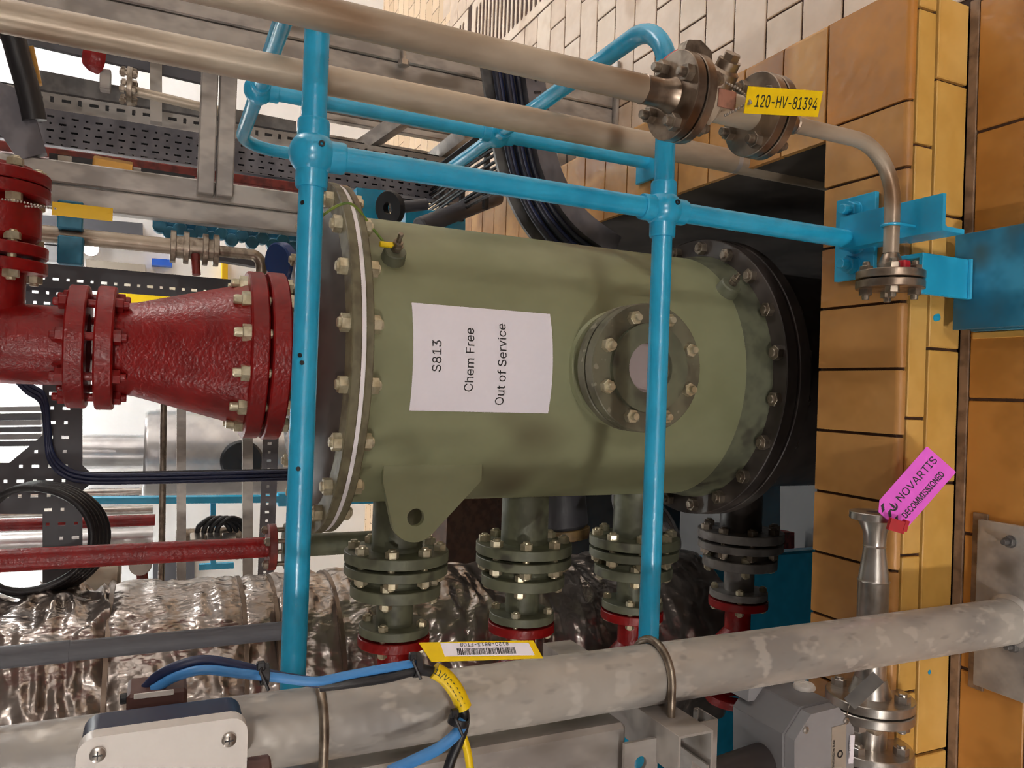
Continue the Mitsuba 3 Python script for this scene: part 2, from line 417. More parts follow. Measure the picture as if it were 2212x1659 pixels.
# drain gratings: slotted covers, three in a row
for k, (gx0, gy0, gl) in enumerate([(1.56, 2.37, 1.25), (1.56, 3.68, .38)]):
    g = sbox(0, 0, .38, gl)
    holes = [rrect(.30, .028, .0138, .19, .06 + .045 * i) for i in range(int((gl - .08) / .045))]
    t = thing('drain_grating', ['slotted floor drain cover nearest the railing', 'slotted floor drain cover seen beyond the steel pipes', 'slotted floor drain cover farthest along the channel'][k], 'grating')
    m = extr(g.difference(unary_union(holes)), .012); m.apply_translation((gx0, gy0, -.012)); part(t, 'cover', m, FAR[2], 20)
    part(t, 'channel', bx(gx0 + .005, gx0 + .375, gy0 + .005, gy0 + gl - .005, -.02, -.0125, 0), PITWALL)

# ---- kerb: core, top tiles with bullnose, face tiles
KX0, KX1, KY0, KY1, KZ = PX1, .767, .968, 1.157, .161
XW = -2.6
kerb = struct('kerb', cat(bx(XW, KX1 - .006, KY0 + .006, KY1 - .004, -.05, KZ - .006, 0), bx(KX0 + .004, KX1 - .006, KY1 - .01, PY1, -.05, KZ - .006, 0), bx(XW, KX1 - .006, PY1, PY1 + .2, -.05, KZ - .006, 0)), GROUT, 'raised tiled kerb around the floor opening')


def bullnose(w, d, h, r):
    """Kerb tile: w along x, d along y with the outer edge at y = 0 rounded, top at z = 0."""
    prof = [(d, 0), (d, -h)] + [(0, -h)] + [(r - r * math.cos(a), -r + r * math.sin(a)) for a in np.linspace(0, math.pi / 2, 7)]
    m = extr(Polygon([(y, z) for y, z in prof]).buffer(0), w - G); M = np.array([[0, 0, 1, G / 2], [1, 0, 0, 0], [0, 1, 0, 0], [0, 0, 0, 1.0]])
    m.apply_transform(M); m.fix_normals(); return m


bn = bullnose(.122, .189, .014, .0125)
for i in range(-12, 4):
    x0 = .063 + .122 * i
    M = np.eye(4); M[:3, 3] = (x0, KY0 - .004, KZ + rng.uniform(-.0008, .0008)); part(kerb, 'top_tile', bn, KERB[rng.randrange(3)], 35, xf=M)
wcut = KX1 - (.063 + .122 * 4)
corner = bullnose(wcut, .189, .014, .0125); M = np.eye(4); M[:3, 3] = (.063 + .122 * 4, KY0 - .004, KZ); part(kerb, 'corner_tile', corner, tile_mat('stained_corner_tile', lin(176, 118, 54), lin(160, 108, 56), lin(170, 100, 34)), 35, xf=M)
bn2 = bullnose(.122, KX1 - KX0 + .004, .014, .0125)
for j in range(18):
    R = np.array([[0, -1, 0, KX1 + .002], [1, 0, 0, KY1 + .122 * j], [0, 0, 1, KZ + rng.uniform(-.0008, .0008)], [0, 0, 0, 1.0]])
    part(kerb, 'top_tile', bn2, KERB[rng.randrange(3)], 35, xf=R)
for i in range(-9, 4):
    x0 = -.026 + .25 * i
    for (z0, z1, sh) in ((.0925, .1400, 0.0), (.003, .0870, .13)):
        xx = x0 + sh
        wf = min(.25, KX1 - .006 - xx)
        if wf < .03: continue
        M = np.eye(4); M[:3, 3] = (xx + G / 2, KY0 - .003, z0 + .001)
        part(kerb, 'face_tile', tile(round(wf - G, 4), .01, round(z1 - z0 - .002, 4), 0), FACE[rng.randrange(2)], 20, xf=M)
for j in range(9):
    for (z0, z1, sh) in ((.0925, .1400, 0.0), (.003, .0870, .12)):
        M = np.eye(4); M[:3, 3] = (KX1 - .008, KY0 + .25 * j + sh * .5, z0); part(kerb, 'face_tile', tile(.01, .25 - G, round(z1 - z0 - .002, 4), 0), FACE[rng.randrange(2)], 20, xf=M)
part(kerb, 'inner_lining', cat(bx(XW, KX0, KY1 - .004, KY1, -.2, KZ - .015, 0), bx(KX0, KX0 + .004, KY1 - .004, PY1, -.2, KZ - .015, 0)), PITWALL)
part(kerb, 'sealant_joint', bx(XW, KX1, KY0 - .021, KY0 - .003, -.004, .002, .001), SEAL)

# ------------------------------------------------------------------ the vessel
VX, VY, VR = 0.054, 1.713, 0.315
vessel = thing('vessel', 'upright green process vessel with flanges standing in the floor opening', 'vessel')
ax = np.array([VX, VY, 0.0]); up = np.array([0, 0, 1.0])
Z = lambda z: np.array([VX, VY, z])
part(vessel, 'shell', put(lathe([(VR - .01, 0.13), (VR, 0.13), (VR, 1.035), (VR - .01, 1.035), (VR - .01, 0.13)], 128), Z(0)), GREEN)
part(vessel, 'shell_flange', put(ring(.376, VR - .005, .014, .002, 128), Z(1.029)), RIM)
part(vessel, 'gasket', put(ring(.374, VR - .03, .0085, .0005, 128), Z(1.043)), WHITE, label='white gasket between the top flanges')
part(vessel, 'head_flange', put(ring(.378, VR - .06, .018, .002, 128), Z(1.0515)), RIM)
part(vessel, 'head', put(lathe([(0, 1.06), (.33, 1.06), (.326, 1.0705), (.30, 1.086), (.24, 1.1), (.16, 1.108), (0, 1.108)], 96), Z(0)), HEAD, 40, label='dark domed head')
part(vessel, 'head_neck', put(lathe([(.0, 1.10), (.108, 1.10), (.102, 1.112), (.100, 1.138), (.0, 1.138)], 64), Z(0)), DARKGREEN)
bolts(vessel, Z(1.029), up, .352, 20, .019, .0405, BOLT, phase=math.radians(9), x=(1, 0, 0))
# bottom flange and lower shell
part(vessel, 'bottom_flange', put(ring(.372, VR - .01, .034, .002, 128), Z(.026)), HEAD, label='dark lower flange')
part(vessel, 'bottom_skirt', put(lathe([(VR - .01, .06), (VR + .012, .06), (VR + .004, .1), (VR, .13), (VR - .01, .13), (VR - .01, .06)], 96), Z(0)), DARKGREEN)
part(vessel, 'lower_flange', put(ring(.374, VR - .03, .034, .002, 128), Z(-.013)), HEAD)
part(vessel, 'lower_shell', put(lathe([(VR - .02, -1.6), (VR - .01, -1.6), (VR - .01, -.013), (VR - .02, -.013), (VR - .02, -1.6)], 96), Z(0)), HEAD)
bolts(vessel, Z(-.013), up, .347, 20, .020, .073, DULLBOLT, phase=math.radians(9), x=(1, 0, 0))


def lug(t, z, name='lifting_lug', y=-.225, m=GREEN):
    """Triangular plate on the viewer's left side of the shell, with a round hole."""
    a = [(-.072 - .05 * math.cos(q), z + .05 * math.sin(q)) for q in np.linspace(-1.2, 1.5, 14)]
    outline = Polygon([(0.04, z + .07), (0.04, z - .14), (0.0, z - .14), (0.0, z + .07)] + a).convex_hull
    outline = outline.difference(Point(-.072, z).buffer(.018, 8))
    me = extr(outline, .016); M = np.array([[1, 0, 0, VX - VR + .07], [0, 0, -1, VY + y + .008], [0, 1, 0, 0], [0, 0, 0, 1.0]])
    me.apply_transform(M); me.fix_normals(); part(t, name, me, m)


lug(vessel, .895)
lug(vessel, -.33, m=HEAD)
# blind nozzle towards the viewer
NZ = np.array([VX, 0, .478]); fwd = (0, -1, 0)
part(vessel, 'front_nozzle', put(lathe([(.052, 0), (.098, 0), (.094, .03), (.09, .13), (.052, .13), (.052, 0)], 64), NZ + [0, VY - .30, 0], fwd), DARKGREEN)
part(vessel, 'nozzle_pad', put(lathe([(.09, 0), (.125, 0), (.122, .012), (.092, .018), (.09, 0)], 64), NZ + [0, VY - .312, 0], fwd), GREEN)
part(vessel, 'nozzle_flange', put(ring(.131, .052, .024, .002, 72), NZ + [0, 1.352, 0], fwd), NOZZLE)
part(vessel, 'nozzle_flange', put(ring(.131, .050, .028, .002, 72), NZ + [0, 1.321, 0], fwd), NOZZLE)
part(vessel, 'sight_disc', put(disc(.052, .004, .0005, 48), NZ + [0, 1.312, 0], fwd), mat('pale_disc', lin(150, 138, 138), 0.5), label='pale disc inside the nozzle bore')
bolts(vessel, NZ + [0, 1.353, 0], fwd, .106, 8, .016, .060, BOLT, phase=math.radians(22.5), out=.75, x=(1, 0, 0))
# earthing boss
eb = at(845, 520, 1.53)
an = math.atan2(eb[0] - VX, -(eb[1] - VY)); bd = np.array([math.sin(math.radians(38)), -math.cos(math.radians(38)), 0]); bp = Z(.966) + bd * VR
part(vessel, 'earth_boss', put(lathe([(0, -.02), (.030, -.02), (.024, .0), (.022, .02), (.020, .022), (0, .022)], 32), bp, bd), DARKGREEN)
part(vessel, 'earth_stud', put(cat(rod((0, 0, .02), (0, 0, .066), .005, 12), put(hexnut(.018, .009), (0, 0, .024)), put(hexnut(.018, .009), (0, 0, .036)), put(disc(.012, .003, .0003, 16), (0, 0, .0335))), bp, bd), DULLBOLT)
b2 = np.array([math.sin(math.radians(40)), -math.cos(math.radians(40)), 0]); p2 = Z(.135) + b2 * VR
part(vessel, 'earth_boss', put(lathe([(0, -.02), (.034, -.02), (.028, .0), (.026, .022), (.023, .025), (0, .025)], 32), p2, b2), DARKGREEN)
part(vessel, 'earth_stud', put(cat(rod((0, 0, .02), (0, 0, .060), .005, 12), put(hexnut(.018, .009), (0, 0, .026)), put(hexnut(.018, .009), (0, 0, .038))), p2, b2), DULLBOLT)
tip = bp + bd * .0345
w0 = Z(1.10) + np.array([math.sin(math.radians(50)), -math.cos(math.radians(50)), 0]) * .335
wire = smooth_path([w0 + [-.03, -.03, .02], w0 + [.0, -.02, .01], Z(1.06) + np.array([math.sin(math.radians(47)), -math.cos(math.radians(47)), 0]) * .392, Z(1.01) + np.array([math.sin(math.radians(44)), -math.cos(math.radians(44)), 0]) * .355, Z(.985) + np.array([math.sin(math.radians(38)), -math.cos(math.radians(38)), 0]) * .345, tip + [0, 0, .03]])
t = thing('earth_wire', 'green and yellow earth wire looped over the vessel flange', 'wire')
part(t, 'wire', tube(wire, .0026, 10), EARTH); part(t, 'crimp', rod(tip + [0, 0, .034], tip + [0, 0, .008], .0058, 14), YELLOW, label='yellow crimp sleeve')

# ---- side nozzles with reducing spools and red valves, down the left side
SN = np.array([-1.0, 0, 0])


def spool(z, k, low_=False):
    lab = ['uppermost', 'second from the top', 'third from the top', 'lowest'][k]
    FM = DARKGREEN if k < 3 else mat('grey_flange', flecked(lin(128, 124, 120), lin(104, 100, 98), 30), .42, .3)
    base = np.array([0, VY, z])
    X = lambda x: base + [x, 0, 0]
    part(vessel, 'side_nozzle', pipe(X(VX - .29), X(-.395), .058, .006, 48), DARKGREEN if k < 3 else HEAD)
    part(vessel, 'side_flange', put(ring(.119, .05, .024, .0015, 64), X(-.375), SN), FM)
    t = thing('reducer_spool', f'flanged reducing spool on the vessel side, {lab} of the four', 'pipe fitting')
    part(t, 'flange', put(ring(.118, .05, .021, .0015, 64), X(-.4065), SN), FM)
    part(t, 'body', put(lathe([(.045, 0), (.075, 0), (.075, .026), (.045, .026), (.045, 0)], 48), X(-.4265), SN), FM)
    part(t, 'flange', put(ring(.103, .045, .026, .0015, 64), X(-.452), SN), FM)
    part(t, 'neck', pipe(X(-.476), X(-.545), .042, .005, 40), FM)
    part(t, 'flange', put(ring(.080, .036, .020, .0015, 56), X(-.545), SN), FM)
    bolts(t, X(-.375), SN, .098, 8, .017, .0525, BOLT if k < 3 else DULLBOLT, phase=math.radians(22.5), x=(0, -1, 0))
    bolts(t, X(-.452), SN, .086, 4, .015, .026, BOLT, phase=math.radians(30), x=(0, -1, 0))
    v = thing('red_valve', f'red valve bolted below the reducing spool, {lab} of the four', 'valve')
    part(v, 'flange', put(ring(.082, .036, .022, .0015, 56), X(-.570), SN), RED)
    part(v, 'neck', pipe(X(-.590), X(-.66), .036, .005, 32), RED)
    part(v, 'body', put(lathe([(0, 0), (.036, 0), (.07, .04), (.085, .09), (.07, .14), (.036, .18), (0, .18)], 40), X(-.655), SN), RED)
    part(v, 'flange', put(ring(.082, .036, .022, .0015, 56), X(-.84), SN), RED)
    part(v, 'bonnet', put(lathe([(0, 0), (.03, 0), (.03, .06), (.05, .06), (.05, .08), (.012, .085), (.012, .13), (0, .13)], 28), X(-.745) + [0, -.05, 0], (0, -1, 0)), RUST_RED)
    bolts(v, X(-.545), SN, .066, 4, .013, .047, BOLT, phase=math.radians(38), x=(0, -1, 0))


for k, z in enumerate((.862, .537, .212, -.148)): spool(z, k)

# paper sign taped to the shell
t = thing('paper_sign', 'white paper sign reading S813 Chem Free Out of Service on the vessel', 'sign')
pc = Z(.79) + [0.003, -VR - .0015, 0]
N = 24; us = np.linspace(-.105, .105, N); V = []
for zz in np.linspace(-.149, .149, 3):
    for u in us:
        th = (u + .003) / (VR + .002); V.append([VX + (VR + .002) * math.sin(th), VY - (VR + .002) * math.cos(th), .79 + zz + u * .012])
V = np.array(V); q = []
for a in range(2):
    for b in range(N - 1): i = a * N + b; q += [[i, i + 1, i + N + 1], [i, i + N + 1, i + N]]
sheet = trimesh.Trimesh(V, q, process=False); back = sheet.copy(); back.vertices -= (sheet.vertices - Z(0)) * [1, 1, 0] / VR * .0006; back.invert()
part(t, 'sheet', cat(sheet, back), PAPER, 40)


def on_shell(m, r):
    m = m.subdivide_to_size(.012)
    th = (m.vertices[:, 0]) / r; v = m.vertices
    m.vertices = np.stack([VX + (r + v[:, 2]) * np.sin(th), VY - (r + v[:, 2]) * np.cos(th), v[:, 1]], 1); return m


for s, h, dx, z in (('S813', .0180, .006, .883), ('Chem Free', .0180, .002, .815), ('Out of Service', .0180, -.004, .746)):
    m = meshkit.text_mesh(s, h, .0004); m.apply_scale([1.0, 1, 1]); m.apply_translation((-(m.bounds[0][0] + m.bounds[1][0]) / 2 + dx, z, 0))
    m.vertices[:, 1] += (m.vertices[:, 0]) * .012
    part(t, 'lettering', on_shell(m, VR + .0023), INK)

# ---- red reducer and pipes above the head
t = thing('red_reducer', 'large red flanged reducer standing on top of the vessel head', 'pipe fitting')
part(t, 'flange', put(ring(.176, .09, .034, .003, 80), Z(1.180)), RED)
part(t, 'cone', put(lathe([(.09, 0), (.152, 0), (.142, .03), (.094, .205), (.088, .245), (.07, .245), (.09, 0)], 72), Z(1.212)), RED)
part(t, 'flange', put(ring(.122, .07, .032, .003, 64), Z(1.453)), RED)
t2 = thing('red_stub_flange', 'red stub flange under the large reducer on the vessel head', 'flange')
part(t2, 'flange', put(ring(.178, .09, .036, .003, 80), Z(1.1385)), RED)
bolts(t, Z(1.1385), up, .150, 12, .019, .0755, BOLT, phase=math.radians(15), out=.8)
t = thing('red_pipe', 'red flanged pipe rising from the narrow end of the reducer', 'pipe')
part(t, 'flange', put(ring(.120, .065, .034, .003, 64), Z(1.500)), RED)
part(t, 'pipe', pipe(Z(1.53), Z(2.6), .076, .006, 56), RED)
bolts(t, Z(1.453), up, .099, 8, .016, .081, RED, phase=math.radians(10), out=.6)
# branch with a flanged joint near the top of the pipe
bz = at(-8, 520, VY)[2]; bpx = np.array([0, VY, bz]); BX = lambda y: bpx + [at(20, y, VY)[0], 0, 0]
part(t, 'branch', pipe(Z(bz) + [.06, 0, 0], BX(588), .05, .005, 40), RED)
part(t, 'branch_flange', put(ring(.085, .045, .022, .002, 56), BX(590), (1, 0, 0)), RED)
t = thing('red_valve', 'red flanged valve branching right from the red pipe above the vessel', 'valve')
part(t, 'flange', put(ring(.085, .045, .022, .002, 56), BX(556), (1, 0, 0)), RED)
part(t, 'body', put(lathe([(0, 0), (.05, 0), (.072, .02), (.072, .075), (.05, .095), (0, .095)], 48), BX(535), (1, 0, 0)), RED)
part(t, 'flange', put(ring(.085, .045, .022, .002, 56), BX(428), (1, 0, 0)), RED)
bolts(t, BX(590), (1, 0, 0), .068, 4, .016, .056, BOLT, phase=math.radians(30))
t2 = thing('red_blind_flange', 'red blind flange closing the branch valve at the left edge', 'flange')
part(t2, 'flange', put(lathe([(0, 0), (.083, 0), (.085, .002), (.085, .02), (.083, .022), (.06, .022), (.055, .034), (0, .036)], 56), BX(400), (1, 0, 0)), RED)
bolts(t2, BX(428), (1, 0, 0), .068, 4, .016, .049, BOLT, phase=math.radians(30))

# ------------------------------------------------------------------ guard rail
PR = 0.0168
RZ1, RZ2 = 1.196, .621
rail = thing('guard_rail', 'bright blue tubular guard rail with ball joints around the opening', 'railing')
RX = .64
for z, nm in ((RZ1, 'top_rail'), (RZ2, 'mid_rail')):
    if nm == 'top_rail': path = [(-1.6, 1.06, z), (RX, 1.06, z), (RX, 2.22, z), (RX, 2.22, RZ2), (RX, 1.9, RZ2)]
    else: path = [(-1.6, 1.06, z), (RX, 1.06, z), (RX, 1.92, z)]
    part(rail, nm, tube(fillet_path(path, .11, 12), PR, 28), BLUE)
post1, post2 = np.array([.309, 1.06, 0]), np.array([RX, 1.776, 0])
for po in (post1, post2):
    part(rail, 'post', pipe(po + [0, 0, .165], po + [0, 0, RZ1], PR * 1.0, .003, 32), BLUE)
    for z in (RZ1, RZ2):
        d = np.array([1.0, 0, 0]) if po is post1 else np.array([0, 1.0, 0])
        sl = lathe([(0, -.046), (.0205, -.046), (.0215, -.043), (.0215, .043), (.0205, .046), (0, .046)], 32)
        ball = lathe([(.0315 * math.sin(a), .0315 * math.cos(a)) for a in np.linspace(math.pi, 0, 17)], 32)
        leg = lathe([(0, 0), (.0215, 0), (.0215, .040), (.0205, .043), (0, .043)], 32)
        ms = [put(ball, po + [0, 0, z]), put(sl, po + [0, 0, z], d), put(leg, po + [0, 0, z], (0, 0, -1))]
        if z == RZ2: ms.append(put(leg, po + [0, 0, z], (0, 0, 1)))
        k = part(rail, 'ball_joint', cat(*ms), BLUE)
        sd = np.array([0, -1.0, 0]) if po is post1 else np.array([-1.0, 0, 0])
        part(k, 'grub_screw', put(lathe([(.002, 0), (.0042, 0), (.0042, .003), (.002, .003), (.002, 0)], 12), po + [.007, 0, z - .006] + sd * .030, sd), BLACK)
part(rail, 'base_plate', bx(.235, .395, 1.02, 1.112, KZ + .0012, KZ + .011, .001), BLUE)
for bxx in (.262, .366):
    part(rail, 'base_bolt', put(cat(disc(.018, .0025, .0004, 24), put(hexnut(.030, .016), (0, 0, .0025)), rod((0, 0, .016), (0, 0, .036), .0095, 16)), (bxx, 1.066, KZ + .011)), BLUE)
part(rail, 'base_plate', bx(RX - .05, RX + .05, 1.73, 1.825, KZ + .0012, KZ + .012, .001), BLUE)
part(rail, 'weld', put(lathe([(.016, 0), (.026, 0), (.018, .012), (.016, .012), (.016, 0)], 32), (.309, 1.06, KZ + .011)), BLUE)

# ------------------------------------------------------------------ steel pipes at the right
AX, AY, AR = .440, .93, .0185
pa = thing('steel_pipe', 'weathered steel pipe with a top flange, right of the guard rail post', 'pipe')
ztop = at(1428, 200, AY)[2]
part(pa, 'pipe', pipe((AX, AY, ztop + .03), (AX, AY, 3.0), AR * 1.08, .003, 48), STEEL)
part(pa, 'weld_neck', put(lathe([(.012, 0), (.0265, 0), (.0225, .008), (.0205, .018), (.0203, .05), (.012, .05), (.012, 0)], 48), (AX, AY, ztop - .018)), FLANGE)
part(pa, 'weld_bead', put(lathe([(.017, 0), (.0215, .002), (.017, .004), (.017, 0)], 48), (AX, AY, ztop + .03)), FLANGE)
FR = .064
zf = ztop - .033
part(pa, 'flange', put(ring(FR, .015, .0155, .0012, 72), (AX, AY, zf)), FLANGE)
va = thing('ball_valve', 'flanged steel ball valve with a red lever below the steel pipe', 'valve')
z1 = zf - .003
part(va, 'flange', put(ring(FR, .015, .0155, .0012, 72), (AX, AY, z1 - .0155)), FLANGE)
part(va, 'gasket', put(ring(FR - .008, .02, .003, .0003, 48), (AX, AY, zf - .003)), BLACK)
part(va, 'body', put(lathe([(0, 0), (.034, 0), (.037, .008), (.037, .032), (.031, .038), (.024, .046), (.024, .123), (.030, .130), (.0, .130)], 56), (AX, AY, z1 - .013), (0, 0, -1)), STEEL)
zs = z1 - .05
part(va, 'stem_housing', cat(put(lathe([(0, 0), (.022, 0), (.022, .026), (.017, .030), (.017, .042), (0, .042)], 32), (AX + .018, AY - .018, zs), (.75, -.66, 0)), put(hexnut(.022, .012), (AX + .048, AY - .045, zs), (.75, -.66, 0))), FLANGE)
lev = smooth_path([at(1506, 113, .915), at(1480, 112, .935), at(1450, 126, .97), at(1420, 152, 1.0)])
part(va, 'lever', tube(lev, .0075, 12), REDPLASTIC, label='red lever sleeve')
part(va, 'lever_bracket', plate(Polygon([(-.024, -.008), (-.016, .012), (.004, .014), (.022, .002), (.024, -.012), (.0, -.010)]).buffer(.003, 3), .020, at(1508, 112, .905), (0.1, 0, -1), (1, -.1, 0)), DULLBOLT)
part(va, 'name_plate', plate(rrect(.026, .032, .001), .002, (AX - .004, AY - .0385, zs - .004), (1, -.05, 0), (0, 0, 1)), mat('faded_plate', flecked(lin(150, 104, 88), lin(120, 84, 72), 90), .5))
z3 = z1 - .1335
part(va, 'flange', put(ring(FR, .015, .0155, .0012, 72), (AX, AY, z3 - .0155)), FLANGE)
bolts(pa, (AX, AY, z1 - .0155), (0, 0, 1), .048, 4, .014, .034, DULLBOLT, phase=math.radians(20), x=(1, 0, 0), out=.7)
el = thing('elbow_pipe', 'small steel elbow pipe bending left to a blind flange over the kerb', 'pipe')
z4 = z3 - .0345
part(el, 'flange', put(ring(FR, .012, .0155, .0012, 72), (AX, AY, z4)), FLANGE)
part(el, 'gasket', put(ring(FR - .008, .02, .003, .0003, 48), (AX, AY, z4 + .0155)), BLACK)
bolts(el, (AX, AY, z4), (0, 0, 1), .048, 4, .014, .034, DULLBOLT, phase=math.radians(20), x=(1, 0, 0), out=.7)
er = .0128
part(el, 'reducer', put(lathe([(.0, 0), (.030, 0), (.022, .016), (.021, .032), (er + .001, .052), (er + .0025, .055), (er, .058), (.0, .058)], 48), (AX, AY, z4), (0, 0, -1)), FLANGE)
ez = atz(1925, 480, .2)[2]
ezz = at(1926, 500, AY)[2]
xend = at(1928, 588, AY)[0]
ep = fillet_path([(AX, AY, z4 - .05), (AX, AY, ezz), (xend, AY, ezz)], .095, 18)
part(el, 'pipe', tube(ep, er, 28), STEEL)
part(el, 'weld_bead', put(lathe([(.0, 0), (er + .002, .0015), (.0, .003)], 32), (xend + .030, AY, ezz), (1, 0, 0)), FLANGE)
part(el, 'end_flange', put(cat(lathe([(0, -.03), (er + .001, -.03), (.021, -.012), (.021, 0), (0, 0)], 40), disc(.055, .0135, .001, 64)), (xend - .0, AY, ezz), (-1, 0, 0)), FLANGE)
part(el, 'gasket', put(disc(.042, .003, .0003, 48), (xend - .0135, AY, ezz), (-1, 0, 0)), BLACK)
part(el, 'blind_flange', put(disc(.055, .0135, .001, 64), (xend - .0165, AY, ezz), (-1, 0, 0)), FLANGE)
bolts(el, (xend - .03, AY, ezz), (1, 0, 0), .038, 4, .0125, .030, DULLBOLT, phase=math.radians(45), x=(0, -1, 0), out=.6)
part(el, 'red_cap', bx(xend + .002, xend + .016, AY - .034, AY - .018, ezz - .008, ezz + .008, .002), REDPLASTIC, label='red plastic cap on a bolt')
pb = thing('steel_pipe', 'long weathered steel pipe behind the guard rail running down into the opening', 'pipe')
part(pb, 'pipe', pipe((.545, 1.40, -1.5), (.545, 1.40, 3.2), .0262, .003, 48), STEEL)
part(pb, 'weld_bead', put(lathe([(.02, 0), (.0262, 0), (.0266, .004), (.0262, .012), (.02, .012), (.02, 0)], 48), (.545, 1.40, at(1590, 350, 1.4)[2])), GALV, label='bright weld mark')

# ------------------------------------------------------------------ galvanised column, U-bolts, struts, junction box
CXp, CYp, CR = -.372, .85, .0385
t = thing('galvanised_column', 'thick galvanised pipe column at the left with a base plate on the floor', 'pipe')
part(t, 'pipe', pipe((CXp, CYp, .012), (CXp, CYp, 3.3), CR, .004, 64), GALVPIPE, 40)
part(t, 'base_plate', bx(-.505, -.205, .71, .913, .0005, .0125, .0015), GALV)
part(t, 'weld', put(lathe([(.037, 0), (.046, 0), (.0395, .009), (.037, .009), (.037, 0)], 40), (CXp, CYp, .0125)), GALV)
for q in ((2183, 1170), (2190, 1396)):
    b = atz(*q, .013); part(t, 'anchor_bolt', put(cat(disc(.011, .002, .0003, 20), put(hexnut(.017, .008), (0, 0, .002)), rod((0, 0, .008), (0, 0, .022), .005, 12)), (b[0], b[1], .0125)), DARKGALV)
part(t, 'packing', cat(bx(-.515, -.195, .90, .928, -.003, .004, .001)), SEAL)


def ubolt(z, lab, xl):
    r = CR + .0055; rr = .0052
    P = [(xl, CYp - r, z)] + [(CXp + r * math.cos(a), CYp + r * math.sin(a), z) for a in np.linspace(-math.pi / 2, math.pi / 2, 24)] + [(xl, CYp + r, z)]
    return solo('u_bolt', tube(np.array(P), rr, 16), DULLBOLT, lab, 'u-bolt', 'u-bolts around the galvanised column', 40)


zu1, zu2 = at(700, 1560, .81)[2], at(1447, 1500, .81)[2]
ubolt(zu1, 'steel U-bolt around the galvanised column beside the blue cables', -.475)
ubolt(zu2, 'steel U-bolt clamping the galvanised column to the strut bracket', -.475)


def cchan(L, w=.041, d=.041, t_=.0026, lip=.008):
    """Strut channel: open towards +y, length along z, centred on x."""
    po = sbox(-w / 2, 0, w / 2, d).buffer(-.001).buffer(.001, 3).difference(sbox(-w / 2 + t_, t_, w / 2 - t_, d + .01)).union(sbox(-w / 2, d - t_, -w / 2 + lip, d)).union(sbox(w / 2 - lip, d - t_, w / 2, d))
    po = po.union(sbox(-w / 2 + lip - t_, d - .008, -w / 2 + lip, d)).union(sbox(w / 2 - lip, d - .008, w / 2 - lip + t_, d))
    return extr(po, L)


ze = at(1338, 1590, .84)[2]
m = bx(-.505, CXp - CR - .008, .822, .872, ze, 3.0, .006)
solo('strut_post', m, GALV, 'upright galvanised strut post beside the thick column', 'strut')
zb = zu2
t = thing('strut_bracket', 'short galvanised strut arm with an open end under the U-bolt', 'bracket')
ch = cchan(.36, .052, .050, .003); part(t, 'arm', put(ch, (CXp - CR - .001, .755, zb), (0, 1, 0), (0, 0, -1)), GALV)
nut = put(cat(put(hexnut(.02, .01), (0, 0, 0)), rod((0, 0, .0), (0, 0, .035), .005, 12)), (CXp - CR - .010, CYp - CR - .0055, zb), (-1, 0, 0)); part(t, 'clamp_nut', nut, DULLBOLT)
an = extr(sbox(0, 0, .055, .05).difference(Point(.028, .026).buffer(.009, 8)), .005)
an.apply_transform(np.array([[-1, 0, 0, CXp - CR - .022], [0, 0, 1, .80], [0, 1, 0, zb + .023], [0, 0, 0, 1.0]])); an.fix_normals()
part(t, 'angle_plate', an, GALV)
zc = at(1522, 1600, .80)[2]
t = thing('cross_strut', 'galvanised strut standing crosswise below the U-bolt bracket', 'strut')
part(t, 'channel', put(cchan(.5, .041, .041), (CXp - CR - .01, .795, zb - .047), (-1, 0, 0), (0, 0, 1)), GALV)

# junction box
yb = .70
b0, b1 = at(165, 1600, yb), at(535, 1600, yb); xr = at(350, 1573, yb)[0]
t = thing('junction_box', 'pale junction box with a navy base fixed to the galvanised column', 'box')
def rbox(w, h, d, r): return extr(rrect(w, h, r), d)
hz = b0[2] - b1[2]; cz = (b0[2] + b1[2]) / 2; ww = .11
tilt = np.array([0.03, 0, 1.0])
lid = rbox(ww, hz, .02, .012); base = rbox(ww - .004, hz - .004, .06, .012)
part(t, 'lid', plate(rrect(ww, hz, .014), .016, (xr - ww / 2, yb, cz), (1, 0, 0), tilt), CREAM, 30)
part(t, 'base', plate(rrect(ww - .003, hz - .003, .013), .036, (xr - ww / 2, yb + .0165, cz), (1, 0, 0), tilt), NAVYBOX, 30)
for sx, sz in ((1, -1), (1, 1), (-1, -1), (-1, 1)):
    k = part(t, 'lid_screw', put(lathe([(0, 0), (.0062, 0), (.006, .002), (.0035, .0032), (0, .0034)], 20), (xr - ww / 2 + sx * (ww / 2 - .0155) + sz * hz / 2 * .03, yb - .0005, cz + sz * (hz / 2 - .0155)), (0, -1, 0)), STAIN)
    part(k, 'slot', cat(bx(-.0035, .0035, -.0005, .0005, 0, .0006, 0), bx(-.0005, .0005, -.0035, .0035, 0, .0006, 0)).apply_transform(frame((xr - ww / 2 + sx * (ww / 2 - .0155) + sz * hz / 2 * .03, yb - .0038, cz + sz * (hz / 2 - .0155)), (0, -1, 0))), BLACK)
part(t, 'cable_gland', rod((xr - ww / 2 - .01, yb + .03, cz - hz / 2 + .004), (xr - ww / 2 - .01, yb + .03, cz - hz / 2 - .024), .014, 20), BROWNBOX)
t = thing('terminal_block', 'small brown connector block with a pale strip above the junction box', 'connector')
p0, p1 = at(272, 1545, .795), at(405, 1482, .795)
part(t, 'body', bx(p0[0], p1[0], .79, .835, p1[2], p0[2], .003), BROWNBOX)
part(t, 'strip', bx(p0[0] + .016, p0[0] + .021, .7885, .79, p1[2] + .012, p0[2] - .006, .0004), CREAM)
part(t, 'screw', rod((p0[0] + .01, .81, p0[2]), (p0[0] + .01, .81, p0[2] + .006), .005, 12), BLACK)

